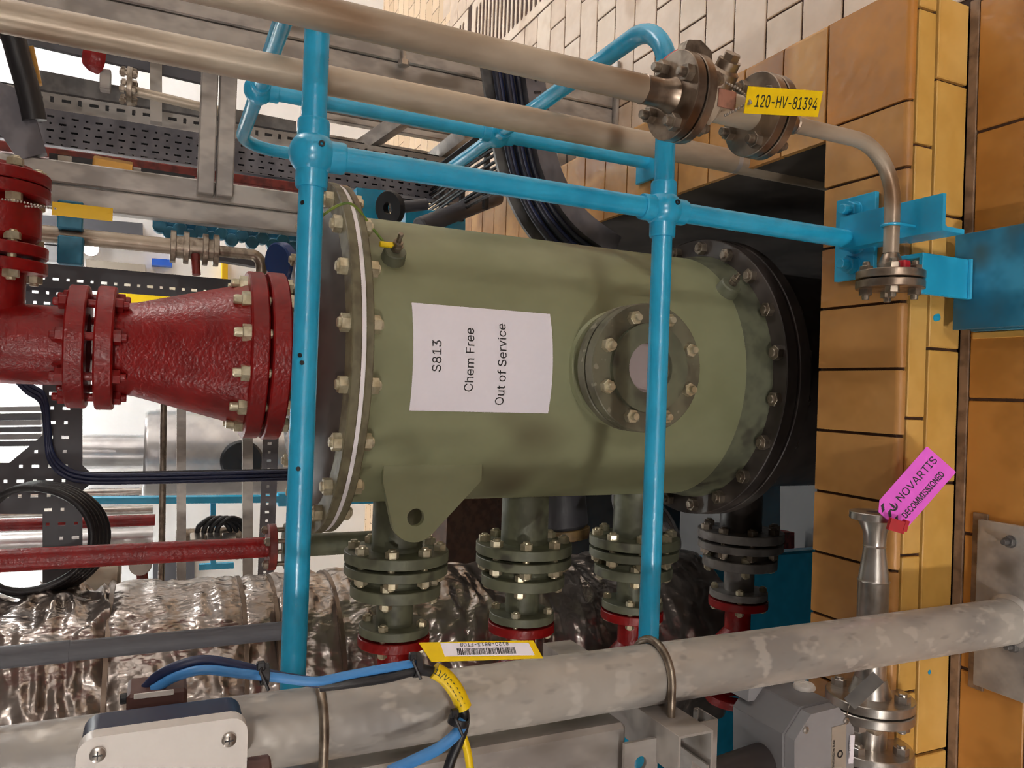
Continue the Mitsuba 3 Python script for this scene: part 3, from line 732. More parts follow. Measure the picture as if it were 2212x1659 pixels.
# cables on the column
pp = lambda L: smooth_path([at(*q) for q in L], 8)
def cable(L, r, m, lab): return solo('cable', tube(pp(L), r, 14), m, lab, 'cable', None, 60)
cable([(315, 1486, .81), (345, 1458, .805), (400, 1434, .80), (450, 1427, .80), (520, 1440, .80), (590, 1459, .80), (660, 1471, .795), (700, 1476, .79)], .0052, NAVY, 'dark blue cable arching highest from the brown connector block')
cable([(330, 1490, .80), (380, 1462, .795), (440, 1447, .79), (520, 1455, .79), (600, 1464, .79), (680, 1472, .785), (750, 1459, .785), (830, 1444, .785), (905, 1432, .785)], .0046, CABLEBLUE, 'bright blue cable running along the column to the black tie')
cable([(690, 1482, .79), (760, 1474, .785), (840, 1462, .785), (905, 1447, .785), (950, 1460, .785), (985, 1500, .785), (1003, 1545, .782), (996, 1590, .78), (975, 1640, .78), (960, 1690, .78)], .0058, BLACK, 'black cable looping under the yellow marker sleeve')
cable([(1003, 1556, .775), (985, 1586, .772), (950, 1615, .77), (905, 1638, .768), (840, 1668, .765)], .0062, CABLEBLUE, 'bright blue cable leaving the tie towards the lower left')
cable([(1000, 1590, .78), (1010, 1625, .778), (1018, 1680, .776)], .0044, YELLOW, 'short yellow cable end below the cable ties')
t = thing('marker_sleeve', 'bent yellow wire marker sleeve with black characters on the black cable', 'marker')
mp = pp([(938, 1448, .781), (962, 1463, .779), (985, 1492, .778), (1002, 1528, .777)])
part(t, 'sleeve', tube(mp, .0088, 18), YELLOW, 60)
tx = ['1', '1', '/', 'V', '0', '8', '2', '1', '0', '4']
for i, ch_ in enumerate(tx):
    f_ = (i + .7) / (len(tx) + .4) * (len(mp) - 1); k0 = int(f_); k1 = min(k0 + 1, len(mp) - 1); pos = mp[k0] * (1 - f_ + k0) + mp[k1] * (f_ - k0); d_ = mp[k1] - mp[max(k0 - 1, 0)]
    v_ = pos - EYE; v_ /= np.linalg.norm(v_); d_ /= np.linalg.norm(d_); u_ = np.cross(d_, v_); u_ /= np.linalg.norm(u_)
    part(t, 'lettering', text(ch_, .006, pos - v_ * .0091 - u_ * .003, d_, u_, .0004) if ch_ != '/' else text(ch_, .006, pos - v_ * .0091 - u_ * .003, d_, u_, .0004), INK)
for q, lab, ro in (((572, 1456, .79), 'black cable tie round the blue cables near the top of the rail', .0105), ((900, 1436, .785), 'black cable tie bundle next to the yellow barcode tag', .013), ((990, 1558, .775), 'black cable tie below the yellow marker sleeve', .0115)):
    c0 = at(*q); t = thing('cable_tie', lab, 'cable tie', None)
    ax_ = at(q[0] + 30, q[1] - 3, q[2]) - c0 if q[0] < 950 else at(q[0] - 8, q[1] + 30, q[2]) - c0
    part(t, 'band', put(ring(ro, ro - .0016, .0075, .0004, 24), c0 - ax_ / np.linalg.norm(ax_) * .004, ax_), BLACK)
    h = at(q[0] - 6, q[1] - 18, q[2] - .006); part(t, 'head', bx(h[0] - .004, h[0] + .004, h[1] - .003, h[1] + .004, h[2] - .003, h[2] + .005, .001), BLACK)
    part(t, 'tail', tube(np.array([h, h + [-.004, -.006, .002], h + [-.022, -.008, -.006]]), .0016, 6), BLACK)

# ------------------------------------------------------------------ tags
RR, DD = CAM[:, 0], CAM[:, 1]


def tag_frame(a, b): 
    d = b - a; return d / np.linalg.norm(d)


# yellow barcode tag
a, b, c = at(905, 1388, .79), at(1152, 1383, .79), at(930, 1429, .775)
t = thing('barcode_tag', 'yellow plastic tag with a white barcode sticker on the galvanised column', 'tag')
L_, xd = np.linalg.norm(b - a), tag_frame(a, b); ud = a - c; ud -= xd * (ud @ xd); H_ = np.linalg.norm(ud); ud /= H_
skew = .007
card = Polygon([(0, 0), (L_, 0), (L_ + skew, -H_), (skew * 1.6, -H_)])
nv = np.cross(xd, ud)
part(t, 'card', plate(card, .0012, a, xd, ud), YELLOW, 20)
part(t, 'sticker', plate(Polygon([(.024, -.001), (L_ - .007, -.003), (L_ - .003, -H_ + .0035), (.027, -H_ + .005)]), .0003, a + nv * .0004, xd, ud), PAPER, 20, label='white barcode sticker')
rg = random.Random(5); x_ = .042; bars = []
while x_ < L_ - .025:
    w_ = rg.choice([.0005, .0008, .0012]); bars.append(sbox(x_, -H_ + .006, x_ + w_, -H_ + .0135)); x_ += w_ + rg.choice([.0005, .0007, .001])
part(t, 'barcode', plate(unary_union(bars), .0002, a + nv * .0007, xd, ud), INK, False, kind='stuff')
part(t, 'lettering', text('8120-8813-FT08', .0042, a + xd * (L_ * .55) - ud * .0018 + nv * .0007, -xd, -ud, .0002, sx=1.15), INK)
# yellow valve tag
t = thing('valve_tag', 'yellow tag reading 120-HV-81394 hanging on the ball valve', 'tag')
yt = AY - .085
a, b, c = at(1617, 186, yt), at(1778, 197, yt), at(1612, 230, yt)
xd = tag_frame(a, b); L_ = np.linalg.norm(b - a); ud = np.cross(xd, EYE - a); ud = -ud / np.linalg.norm(ud); ud = ud if ud @ (a - c) > 0 else -ud; H_ = 41 / 161 * L_; nv = np.cross(xd, ud)
part(t, 'card', plate(sbox(0, -H_, L_, 0).difference(Point(.0055, -H_ * .62).buffer(.0022, 6)), .0015, a, xd, ud), YELLOW, 20)
part(t, 'lettering', text('120-HV-81394', H_ * .46, a + xd * L_ * .535 - ud * H_ * .74 + nv * .0002, xd, ud, .0003, sx=.67), INK)
beads = []
for tt in np.linspace(0, 1, 22):
    ang_ = math.pi * (.35 + 1.3 * tt)
    q = np.array([AX + .012, AY - .055, zs - .012]) + np.array([.020 * math.cos(ang_ * 1.0), -.006, 0]) + np.array([0, 0, 1]) * .030 * math.sin(ang_)
    beads.append(q)
P0 = a + xd * .0055 - ud * H_ * .6
ch_path = pp([(1622, 222, yt), (1612, 208, yt + .02), (1592, 190, yt + .03), (1566, 178, yt + .034)])
ch_path2 = pp([(1622, 222, yt), (1606, 228, yt + .02), (1588, 238, yt + .03), (1564, 250, yt + .034)])
bead = trimesh.creation.icosphere(1, .0022)
t = thing('bead_chain', 'steel ball chain that holds the yellow valve tag', 'chain')
kk = 0
for P in (ch_path, ch_path2):
    L = np.r_[0, np.cumsum(np.linalg.norm(np.diff(P, axis=0), axis=1))]
    for sdist in np.arange(0.001, L[-1], .0046):
        q = np.array([np.interp(sdist, L, P[:, i]) for i in range(3)]); M = np.eye(4); M[:3, 3] = q; part(t, 'bead', bead, STAIN, True, xf=M)
# pink tag
t = thing('pink_tag', 'pink card tag reading NOVARTIS DECOMMISSIONED hanging on the open pipe flange', 'tag')
yp = .905
p0 = at(1905, 1120, yp); p1 = at(2028, 985, yp)
fx = RR * .66 + DD * -.75; fx /= np.linalg.norm(fx); fu = -(RR * .75 + DD * .66); fu -= fx * (fu @ fx); fu /= np.linalg.norm(fu)
o = at(1976, 1058, yp); nv = np.cross(fx, fu); S = np.linalg.norm(o - EYE) * (1 / F) * 1.0
pl_ = np.dot(o - EYE, _look); S = pl_ / F
W_, H_ = 176 * S, 84 * S
card = sbox(-W_ / 2, -H_ / 2, W_ / 2, H_ / 2).difference(Polygon([(-W_ / 2 - .001, -H_ / 2 - .001), (-W_ / 2 + 22 * S, -H_ / 2 - .001), (-W_ / 2 - .001, -H_ / 2 + 16 * S)])).difference(Polygon([(-W_ / 2 - .001, H_ / 2 + .001), (-W_ / 2 + 22 * S, H_ / 2 + .001), (-W_ / 2 - .001, H_ / 2 - 16 * S)])).buffer(-.002).buffer(.002, 4)
part(t, 'card', plate(card, .0008, o, fx, fu), PINK, 20)
part(t, 'lettering', text('NOVARTIS', 17 * S, o + fx * 20 * S + fu * 4 * S + nv * .0003, fx, fu, .0002, sx=1.0), INK)
part(t, 'lettering', text('DECOMMISSIONED', 13.5 * S, o + fx * 4 * S - fu * 27 * S + nv * .0003, fx, fu, .0002, bold=True, sx=.72), INK)
fl = unary_union([Point(0, 0).buffer(9 * S, 12).difference(Point(0, 2.5 * S).buffer(7.2 * S, 12)).difference(sbox(-20 * S, 3 * S, 20 * S, 20 * S)), Polygon([(-2.2 * S, -3 * S), (2.2 * S, -3 * S), (3 * S, 4 * S), (0, 13 * S), (-2 * S, 6 * S)])])
part(t, 'emblem', plate(fl, .0002, o - fx * 58 * S + fu * 10 * S + nv * .0004, fx, fu), INK, 20, label='black flame emblem')
for i in range(3): part(t, 'hatch_mark', plate(Polygon([(-84 * S, (20 - 20 * i) * S), (-76 * S, (20 - 20 * i) * S), (-66 * S, (32 - 20 * i) * S), (-74 * S, (32 - 20 * i) * S)]), .0002, o + nv * .0004, fx, fu), INK, 20)
q = at(1938, 1136, yp - .004); t = thing('red_clip', 'small red plastic clip holding the pink tag', 'clip')
part(t, 'body', plate(rrect(34 * S, 26 * S, .001), .009, q + nv * .002, RR * .96 + DD * .28, -DD), REDPLASTIC)
part(t, 'tongue', plate(rrect(8 * S, 24 * S, .0006), .012, q + RR * 18 * S + nv * .003, RR * .96 + DD * .28, -DD), REDPLASTIC)

# ------------------------------------------------------------------ stainless spools and actuator box over the kerb
SY = .968; sz_ = at(1886, 1280, SY)[2]
SX = lambda y, x=1886: at(x, y, SY)[0]
t = thing('stainless_spool', 'bright stainless reducer pipe with an open flange lying above the kerb', 'pipe')
x0 = SX(1106)
part(t, 'open_flange', put(ring(.0435, .0155, .0135, .0012, 64), (x0, SY, sz_), (-1, 0, 0)), STAIN)
part(t, 'neck', put(lathe([(.0155, 0), (.030, 0), (.020, .022), (.0185, .045), (.0195, .047), (.0185, .049), (.019, .055), (.0255, .105), (.0275, .108), (.026, .111), (.026, .30), (.0225, .30), (.0225, .11), (.0155, .05), (.0155, 0)], 56), (x0 - .0135, SY, sz_), (-1, 0, 0)), STAIN)
x1 = SX(1497)
part(t, 'weld_neck', put(lathe([(.02, 0), (.036, 0), (.027, .03), (.02, .03), (.02, 0)], 48), (x1, SY, sz_), (1, 0, 0)), STAIN)
part(t, 'flange', put(ring(.0735, .022, .0165, .0015, 72), (x1 - .0165, SY, sz_), (1, 0, 0)), STAIN)
t2 = thing('stainless_spool', 'bright stainless double flanged spacer at the lower right behind the grey box', 'pipe')
part(t2, 'gasket', put(ring(.062, .022, .003, .0003, 48), (x1 - .0195, SY, sz_), (1, 0, 0)), BLACK)
part(t2, 'flange', put(ring(.0735, .022, .0165, .0015, 72), (x1 - .036, SY, sz_), (1, 0, 0)), STAIN)
part(t2, 'neck', pipe((x1 - .036, SY, sz_), (x1 - .095, SY, sz_), .03, .005, 40), STAIN)
part(t2, 'flange', put(ring(.0735, .022, .0165, .0015, 72), (x1 - .105, SY, sz_), (1, 0, 0)), STAIN)
t3 = thing('stainless_spool', 'bright stainless flange stub cut by the lower picture edge', 'pipe')
part(t3, 'flange', put(ring(.0735, .022, .0165, .0015, 72), (x1 - .126, SY, sz_), (1, 0, 0)), STAIN)
part(t3, 'pipe', pipe((x1 - .126, SY, sz_), (x1 - .6, SY, sz_), .03, .005, 40), STAIN)
bolts(t, (x1 - .036, SY, sz_), (1, 0, 0), .054, 4, .0145, .036, STAIN, phase=math.radians(22), x=(0, -1, 0))
bolts(t2, (x1 - .126, SY, sz_), (1, 0, 0), .054, 4, .0145, .0375, STAIN, phase=math.radians(22), x=(0, -1, 0))
t = thing('steel_plate_tag', 'thin grey metal tag wired to the stainless flange', 'tag')
a, b = at(1898, 1462, SY - .10), at(1835, 1521, SY - .10); d_ = tag_frame(b, a)
nn = (EYE - a) / np.linalg.norm(EYE - a)
part(t, 'plate', plate(rrect(np.linalg.norm(a - b), .021, .001), .0012, (a + b) / 2, d_, np.cross(nn, d_)), DARKGALV)
part(t, 'wire', tube(pp([(1836, 1520, SY - .1), (1832, 1532, SY - .1), (1829, 1545, SY - .09)]), .0007, 6), STAIN)

t = thing('actuator_box', 'chamfered grey actuator housing with a rating plate at the lower right', 'box')
ya = .86
fc = [at(*q, ya) for q in [(1716, 1600), (1752, 1543), (1812, 1528), (1845, 1572), (1843, 1720), (1716, 1720)]]
front = Polygon([(p_[0], p_[2]) for p_ in fc])
def frontY(poly, y0, y1):
    m = extr(poly, y1 - y0); m.apply_transform(np.array([[1, 0, 0, 0], [0, 0, 1, y0], [0, 1, 0, 0], [0, 0, 0, 1.0]])); m.invert(); m.fix_normals(); return m
part(t, 'cover', frontY(front.buffer(-.001).buffer(.001, 2), ya, ya + .02), GREYPAINT, 20)
bk = front.buffer(.004, join_style=2)
part(t, 'housing', frontY(bk.buffer(-.004).buffer(.004, 3), ya + .0205, ya + .13), mat('housing_grey', lin(108, 106, 108), .5), 20)
part(t, 'back_lug', frontY(Polygon([(fc[0][0] + .02, fc[0][2] + .0), (fc[1][0] + .04, fc[1][2] + .03), (fc[1][0] + .04, fc[1][2] - .02), (fc[0][0] + .02, fc[0][2] - .04)]), ya + .1, ya + .14), GREYPAINT)
ee = fc[2] - fc[1]; cn = np.array([-ee[2], 0, ee[0]]); cn /= np.linalg.norm(cn); cn = cn if cn[0] > 0 else -cn
cpz = at(1737, 1500, ya + .07); cpz = cpz + cn * ((fc[1] - cpz) @ cn + .0042)
part(t, 'white_cap', put(lathe([(0, 0), (.0175, 0), (.0175, .003), (.0155, .0065), (.007, .0075), (.006, .006), (0, .006)], 36), cpz, cn), CREAM, label='white round cap')
for qq in ((1739, 1576), (1826, 1556)):
    s_ = at(*qq, ya); k = part(t, 'cover_screw', put(lathe([(0.002, 0), (.0052, 0), (.0052, .003), (.003, .004), (.003, .001), (0, .001)], 20), (s_[0], ya, s_[2]), (0, -1, 0)), STAIN)
lp = [at(*q_, ya) for q_ in [(1796, 1571), (1827, 1563), (1825, 1720), (1794, 1720)]]
part(t, 'rating_plate', frontY(Polygon([(p_[0], p_[2]) for p_ in lp]), ya - .0012, ya - .0002), LABELGREY, 20, label='metal rating plate')
wl = [at(*q_, ya) for q_ in [(1834, 1587), (1844, 1586), (1840, 1648), (1830, 1648)]]
part(t, 'white_sticker', frontY(Polygon([(p_[0], p_[2]) for p_ in wl]), ya - .0026, ya - .0014), PAPER, 20)
em = at(1813, 1628, ya); part(t, 'emblem', put(ring(.006, .0038, .0006, .0001, 24), (em[0], ya - .0013, em[2]), (0, -1, 0)), INK)
for s_, q_, h_ in (('TRANSMISSION BAR', (1799, 1622), .0042),):
    e_ = at(*q_, ya); part(t, 'lettering', text(s_, h_, (e_[0] - .012, ya - .0014, e_[2] - .0021), (1, 0, 0), (0, 0, 1), .0003), INK)
e_ = at(1831, 1617, ya); part(t, 'lettering', text('TAG 120-LV', .0034, (e_[0], ya - .003, e_[2] - .0016), (1, 0, 0), (0, 0, 1), .0003), INK)
g0 = at(1700, 1640, ya + .05); part(t, 'stem_tube', rod((g0[0], ya + .06, g0[2]), (g0[0] - .02, ya + .065, g0[2] + .16), .03, 32), mat('dark_tube', lin(44, 38, 38), .4))
t = thing('shaft_coupling', 'short grey metal shaft between the actuator box and the stainless flanges', 'coupling')
g1 = at(1865, 1575, SY - .03); part(t, 'shaft', rod((g1[0], ya + .135, sz_ + .02), (g1[0], SY - .032, sz_ + .01), .018, 24), STEEL)

# ------------------------------------------------------------------ blue steel support on the kerb and floor
t = thing('steel_support', 'blue angle iron support welded on a stub post in front of the kerb', 'bracket')
xa0, xa1 = at(1950, 518, .95)[0], at(1950, 443, .95)[0]
zt = KZ + .040
ang = Polygon([(xa0, zt), (xa1, zt), (xa1, zt - .007), (xa0 + .011, zt - .007), (xa0 + .007, zt - .011), (xa0 + .007, zt - .055), (xa0, zt - .055)]).buffer(.0012, 3).buffer(-.0008)
part(t, 'angle_iron', frontY(ang, .862, 1.075), BLUE, 20)
sx0, sx1 = at(2050, 640, .90)[0], at(2050, 552, .90)[0]
part(t, 'stub_post', cat(bx(sx0, sx1, .905, .913, .066, zt - .012, .001), bx(sx1 - .008, sx1, .905, .955, .066, zt - .012, .001)), BLUE, label='flat stub post')
part(t, 'weld', tube(np.array([(sx0, .903, .068), (sx1, .903, .068)]), .004, 8), BLUE)
fx0, fx1 = at(2130, 713, .90)[0], at(2130, 505, .90)[0]
part(t, 'base_beam', cat(bx(fx0, fx1, .62, .938, .050, .062, .001), bx((fx0 + fx1) / 2 - .006, (fx0 + fx1) / 2 + .006, .62, .938, .012, .05, 0), bx(fx0, fx1, .62, .938, .0008, .012, .001)), TEAL, label='worn blue beam on the floor')
t = thing('pipe_clamp', 'small blue painted U-bolt clamp holding the elbow pipe to the angle iron', 'u-bolt')
xc = at(1925, 487, AY)[0]; rc = er + .003
P = [(xc, AY - rc, zt - .03)] + [(xc, AY - rc * math.cos(a), ezz + rc * math.sin(a)) for a in np.linspace(0, math.pi, 14)] + [(xc, AY + rc, zt - .03)]
part(t, 'u_bolt', tube(np.array(P), .0026, 10), BLUE)
part(t, 'nut', put(cat(hexnut(.012, .007), rod((0, 0, 0), (0, 0, .012), .003, 10)), (xc, AY - rc, zt - .008), (0, 0, -1)), BLUE)

part(floor, 'border_strip', bx(fx0 - .013, fx0 - .001, .62, .94, -.003, .003, .001), FACE[0])
for q, w_, h_ in (((2024, 686), .0065, .010), ((2008, 1452), .004, .004)):
    p_ = at(q[0], q[1], KY0 - .0035); part(kerb, 'paint_spot', plate(Point(0, 0).buffer(1, 8) if 0 else rrect(w_ * 2, h_ * 2, min(w_, h_) * .95), .0004, (p_[0], KY0 - .0036, p_[2]), (1, 0, .25), (-.25, 0, 1)), BLUE, 20, label='splash of blue paint')
for q in ((650, 441), (644, 768), (648, 784), (640, 1010)):
    p_ = at(*q, 1.06); v_ = EYE - p_; v_ /= np.linalg.norm(v_); r_ = np.array([0, p_[1] - 1.06, 0]); cxy = np.array([p_[0], 1.06, RZ1]); d_ = p_ - cxy; z_ = np.clip(d_[2], -PR * .95, PR * .95); nrm = np.array([0, -math.sqrt(PR ** 2 - z_ ** 2), z_]) / PR
    part(rail, 'paint_chip', put(disc(.0032, .0006, .0001, 10), cxy + nrm * (PR - .0003), nrm), BLACK)

# ------------------------------------------------------------------ background pipework
def poly_at(px, Y): return Polygon([(lambda p: (p[0], p[2]))(at(*q, Y)) for q in px])


def slab_at(px, Y, d): return frontY(poly_at(px, Y).buffer(0), Y, Y + d)


def upright(px, py, Y): p = at(px, py, Y); return np.array([p[0], p[1], 0.0])


def vbar(px, y0, y1, Y, z0, z1, d=.04, groove=0):
    """Upright bar that spans photo rows y0..y1 at column px; optional groove lines on the front."""
    a, b = at(px, y0, Y)[0], at(px, y1, Y)[0]; lo, hi = min(a, b), max(a, b)
    if not groove: return bx(lo, hi, Y, Y + d, z0, z1, .003)
    w = (hi - lo - .004 * groove) / (groove + 1)
    return [bx(lo + k * (w + .004), lo + k * (w + .004) + w, Y, Y + d, z0, z1, .004) for k in range(groove + 1)]


def perforate(poly, a=.028, b=.016, horizontal=False, margin=.006, sl=(.018, .006), off=0.0):
    x0, z0, x1, z1 = poly.bounds; holes = []; inner = poly.buffer(-margin); i = 0
    u = z0 + a / 2
    while u < z1:
        v = x0 + b / 2; j = 0
        while v < x1:
            w_, h_ = (sl[0], sl[1]) if (i + j) % 2 else (sl[1], sl[1])
            h = sbox(v - h_ / 2, u - w_ / 2, v + h_ / 2, u + w_ / 2)
            if inner.contains(h): holes.append(h)
            v += b; j += 1
        u += a; i += 1
    return poly.difference(unary_union(holes)) if holes else poly


# foil-wrapped duct at the left
DR, DY = .30, 2.20
e = at(500, 1243, DY); ddx = e[0]; dist = math.hypot(ddx, DY)
# choose the axis so that its right edge is seen at that pixel
az = math.atan2(ddx, DY); DX = None
for xx in np.linspace(-1.6, -.4, 1201):
    th = math.atan2(xx, DY); 
    if math.asin(DR / math.hypot(xx, DY)) + th >= az: DX = xx; break
t = thing('foil_duct', 'thick upright duct wrapped in crumpled silver foil at the left', 'duct')
zs_ = [2.6, at(230, 1300, DY - DR)[2], at(545, 1260, DY - DR)[2], at(620, 1250, DY - DR)[2], at(760, 1240, DY - DR)[2], .35, -.35]
for k in range(6):
    zt0, zb0 = zs_[k], zs_[k + 1]; nz, na = max(8, int((zt0 - zb0) / .008)), 220
    A, B = np.meshgrid(np.linspace(0, 2 * np.pi, na, endpoint=False), np.linspace(zb0, zt0, nz))
    P = np.stack([np.cos(A) * DR, np.sin(A) * DR, B], -1)
    n1 = meshkit.fbm(P * [7, 7, 5] + k * 5, 3, 1); n2 = np.abs(meshkit.fbm(P * [6, 6, 18] + 40 + k * 9 + n1[..., None] * 1.5, 2, 2) - .5)
    e_ = np.minimum((B - zb0), (zt0 - B)) / .03; bulge = 1 - np.clip(1 - e_, 0, 1) ** 2 * .02
    amp = [1.35, .45, .9, .6, .7, .7][k]
    R_ = DR * bulge + (n1 - .5) * .05 * amp - n2 * .075 * amp
    V = np.stack([DX + np.cos(A) * R_, DY + np.sin(A) * R_, B], -1).reshape(-1, 3); i, j = np.meshgrid(np.arange(nz - 1), np.arange(na), indexing='ij')
    q = np.stack([i * na + j, i * na + (j + 1) % na, (i + 1) * na + (j + 1) % na, (i + 1) * na + j], -1).reshape(-1, 4)
    m = trimesh.Trimesh(V, np.vstack([q[:, [0, 1, 2]], q[:, [0, 2, 3]]]), process=False)
    part(t, 'foil_section', m, FOIL, 50)
    if k: part(t, 'tape_band', put(lathe([(DR - .02, 0), (DR - .002, .002), (DR - .002, .012), (DR - .02, .014), (DR - .02, 0)], 96), (DX, DY, zt0 - .007)), TAPE)
# grey conduit in front of the foil
c0 = upright(300, 1392, 1.45)
t = thing('conduit', 'dark grey conduit standing in front of the foil duct', 'pipe')
part(t, 'tube', pipe(c0 + [0, 0, at(655, 1358, 1.45)[2]], c0 + [0, 0, 2.6], .0165, .002, 28), DARKGREY)
part(t, 'socket', pipe(c0 + [0, 0, at(150, 1405, 1.45)[2]], c0 + [0, 0, 2.6], .0178, .002, 28), DARKGREY)
# thin red pipe with rusty flange
r0 = upright(300, 1196, 1.95)
t = thing('red_pipe', 'slim red pipe ending in a rusty flange left of the vessel', 'pipe')
zf_ = at(585, 1180, 1.95)[2]
part(t, 'pipe', pipe(r0 + [0, 0, zf_], r0 + [0, 0, 2.8], .0245, .003, 32), RED)
part(t, 'flange', put(ring(.056, .02, .018, .0012, 48), r0 + [0, 0, zf_ - .01]), RUST_RED)
t2 = thing('flanged_nozzle', 'dark green flanged nozzle under the slim red pipe', 'pipe fitting')
part(t2, 'flange', put(ring(.056, .02, .018, .0012, 48), r0 + [0, 0, zf_ - .05]), DARKGREEN)
part(t2, 'pipe', pipe(r0 + [0, 0, zf_ - .05], r0 + [0, 0, .72], .028, .003, 32), DARKGREEN)
bolts(t2, r0 + [0, 0, zf_ - .05], up, .043, 4, .012, .058, DULLBOLT, phase=.5)

# right: double strut post, cross beam
T1 = thing('strut_rack', 'grey double strut post with a crosswise beam right of the vessel', 'strut')
for m in vbar(440, 388, 482, 2.35, at(715, 460, 2.35)[2], 2.9, .05, 1): part(T1, 'post', m, GALV, 20)
x1_ = at(440, 388, 2.35)[0]
for k, (u0, u1) in enumerate(((430, 467), (471, 508))):
    part(T1, 'beam', bx(x1_ - .05, x1_ + 1.5, 2.30, 2.348, at(u1, 300, 2.30)[2], at(u0, 300, 2.30)[2], .003), GALV, 20)
# perforated tray, its side flange
t = thing('perforated_tray', 'wide perforated cable tray standing upright behind the strut beam', 'cable tray')
Yt = 2.85
po = poly_at([(-80, 215), (-80, 310), (1000, 470), (1000, 395)], Yt)
xa_, xb_ = at(300, 345, Yt)[0], at(300, 266, Yt)[0]
z0_, z1_ = at(1000, 430, Yt)[2], at(-60, 250, Yt)[2]
part(t, 'face', frontY(perforate(sbox(xa_, z0_, xb_, z1_), .034, .022, sl=(.02, .0065)), Yt, Yt + .002), TRAY, False)
fo = sbox(0, z0_, at(300, 231, Yt)[0] - xb_, z1_); hs = []
u = z0_ + .03
while u < z1_ - .03: hs += [sbox(.026, u, .036, u + .026), sbox(.022, u + .048, .040, u + .058)]; u += .078
m = extr(fo.difference(unary_union(hs)), .002); m.apply_transform(np.array([[1, 0, .0, xb_], [-.12, 0, 1, Yt], [0, 1, 0, 0], [0, 0, 0, 1.0]])); m.fix_normals()
part(t, 'side_flange', m, GALV, False)
part(t, 'back_cover', bx(xa_, xb_ + .07, Yt + .03, Yt + .034, z0_, z1_, 0), BLACK)
for xx in (xa_, ): part(t, 'lip', bx(xx - .003, xx, Yt - .04, Yt + .002, z0_, z1_, 0), TRAY)
solo('red_angle', vbar(300, 345, 366, 2.80, at(705, 420, 2.8)[2], 2.4, .03), RUST_RED, 'narrow dark red angle bar along the perforated tray', 'angle bar')
solo('blue_sheet', slab_at([(512, 402), (512, 470), (645, 500), (645, 425)], 2.95, .05), TEAL, 'dull blue sheet behind the strut post', 'sheet')
# black switchgear strip between tray and post
Yk = 2.7
for k, (px, m_, lab) in enumerate([([(106, 330), (106, 362), (240, 385), (240, 350)], BLACK, 'black device with a yellow warning sticker between post and tray'), ([(305, 362), (305, 392), (420, 412), (420, 380)], BLACK, 'black device with a yellow lever near the cross beam')]):
    t = thing('switch_device', lab, 'device'); part(t, 'body', slab_at(px, Yk, .06), m_)
    if k == 0:
        part(t, 'window', slab_at([(125, 335), (125, 357), (155, 362), (155, 338)], Yk - .004, .003), LABELGREY); part(t, 'sticker', slab_at([(162, 352), (162, 366), (179, 369), (179, 354)], Yk - .003, .002), mat('warning_yellow', lin(222, 214, 120), .5))
    else: part(t, 'lever', tube(pp([(352, 384, Yk - .01), (375, 385, Yk - .02), (395, 394, Yk - .02)]), .006, 10), AMBER)
t = thing('brass_fitting', 'brass fitting between the two black devices', 'fitting')
q0, q1 = at(236, 361, Yk + .02), at(286, 370, Yk + .02); part(t, 'body', put(hexnut(.05, .11), q1, q0 - q1), BRASS); part(t, 'nipple', rod(q1, q1 + (q1 - q0) * .4, .015, 16), GALV)

# upper duct and members near the top left
solo('grey_sheet', slab_at([(-60, 20), (-60, 66), (440, 180), (440, 100)], 2.62, .02), DARKGREY, 'dark grey sheet above the white opening', 'sheet')
solo('grey_beam', slab_at([(70, 148), (70, 190), (640, 285), (640, 262)], 2.70, .02), DARKGALV, 'dark steel beam under the white opening', 'beam')
solo('short_strut', slab_at([(324, 95), (324, 260), (350, 264), (350, 95)], 2.58, .04), GALV, 'short grey strut crossing the white opening', 'strut')
solo('cable_bundle', tube(pp([(-20, 10, 2.3), (20, 60, 2.3), (45, 140, 2.32), (62, 200, 2.33), (75, 260, 2.34)]), .028, 16), BLACK, 'thick black cable bundle hanging at the upper left edge', 'cable', None, 60)
solo('flat_bar', slab_at([(58, 100), (72, 98), (90, 180), (72, 182)], 2.36, .02), BRASS, 'brownish flat bar beside the black cable bundle', 'bar')
solo('steel_bracket', slab_at([(-20, 170), (60, 200), (100, 330), (40, 345), (-20, 260)], 2.34, .03), TRAY, 'grey steel bracket plate at the far upper left', 'bracket')
t = thing('red_actuator', 'small red valve actuator with bolts in the white opening', 'valve')
q = at(215, 128, 2.5); part(t, 'cap', put(lathe([(0, 0), (.042, 0), (.040, .02), (.03, .036), (0, .04)], 28), q, (0, -.5, 1)), RED)
q = at(228, 160, 2.5)
part(t, 'yoke', bx(q[0] - .045, q[0] + .012, 2.49, 2.53, q[2] - .014, q[2] + .014, .002), GALV)
part(t, 'flange', put(ring(.055, .01, .014, .001, 32), (q[0] - .02, 2.51, q[2] - .07), up), DULLBOLT)
bolts(t, (q[0] - .02, 2.51, q[2] - .07), up, .045, 6, .012, .02, DULLBOLT)
part(t, 'pipe', rod((q[0] - .03, 2.51, q[2] - .06), (q[0] - .05, 2.51, q[2] - .35), .014, 16), STEEL)

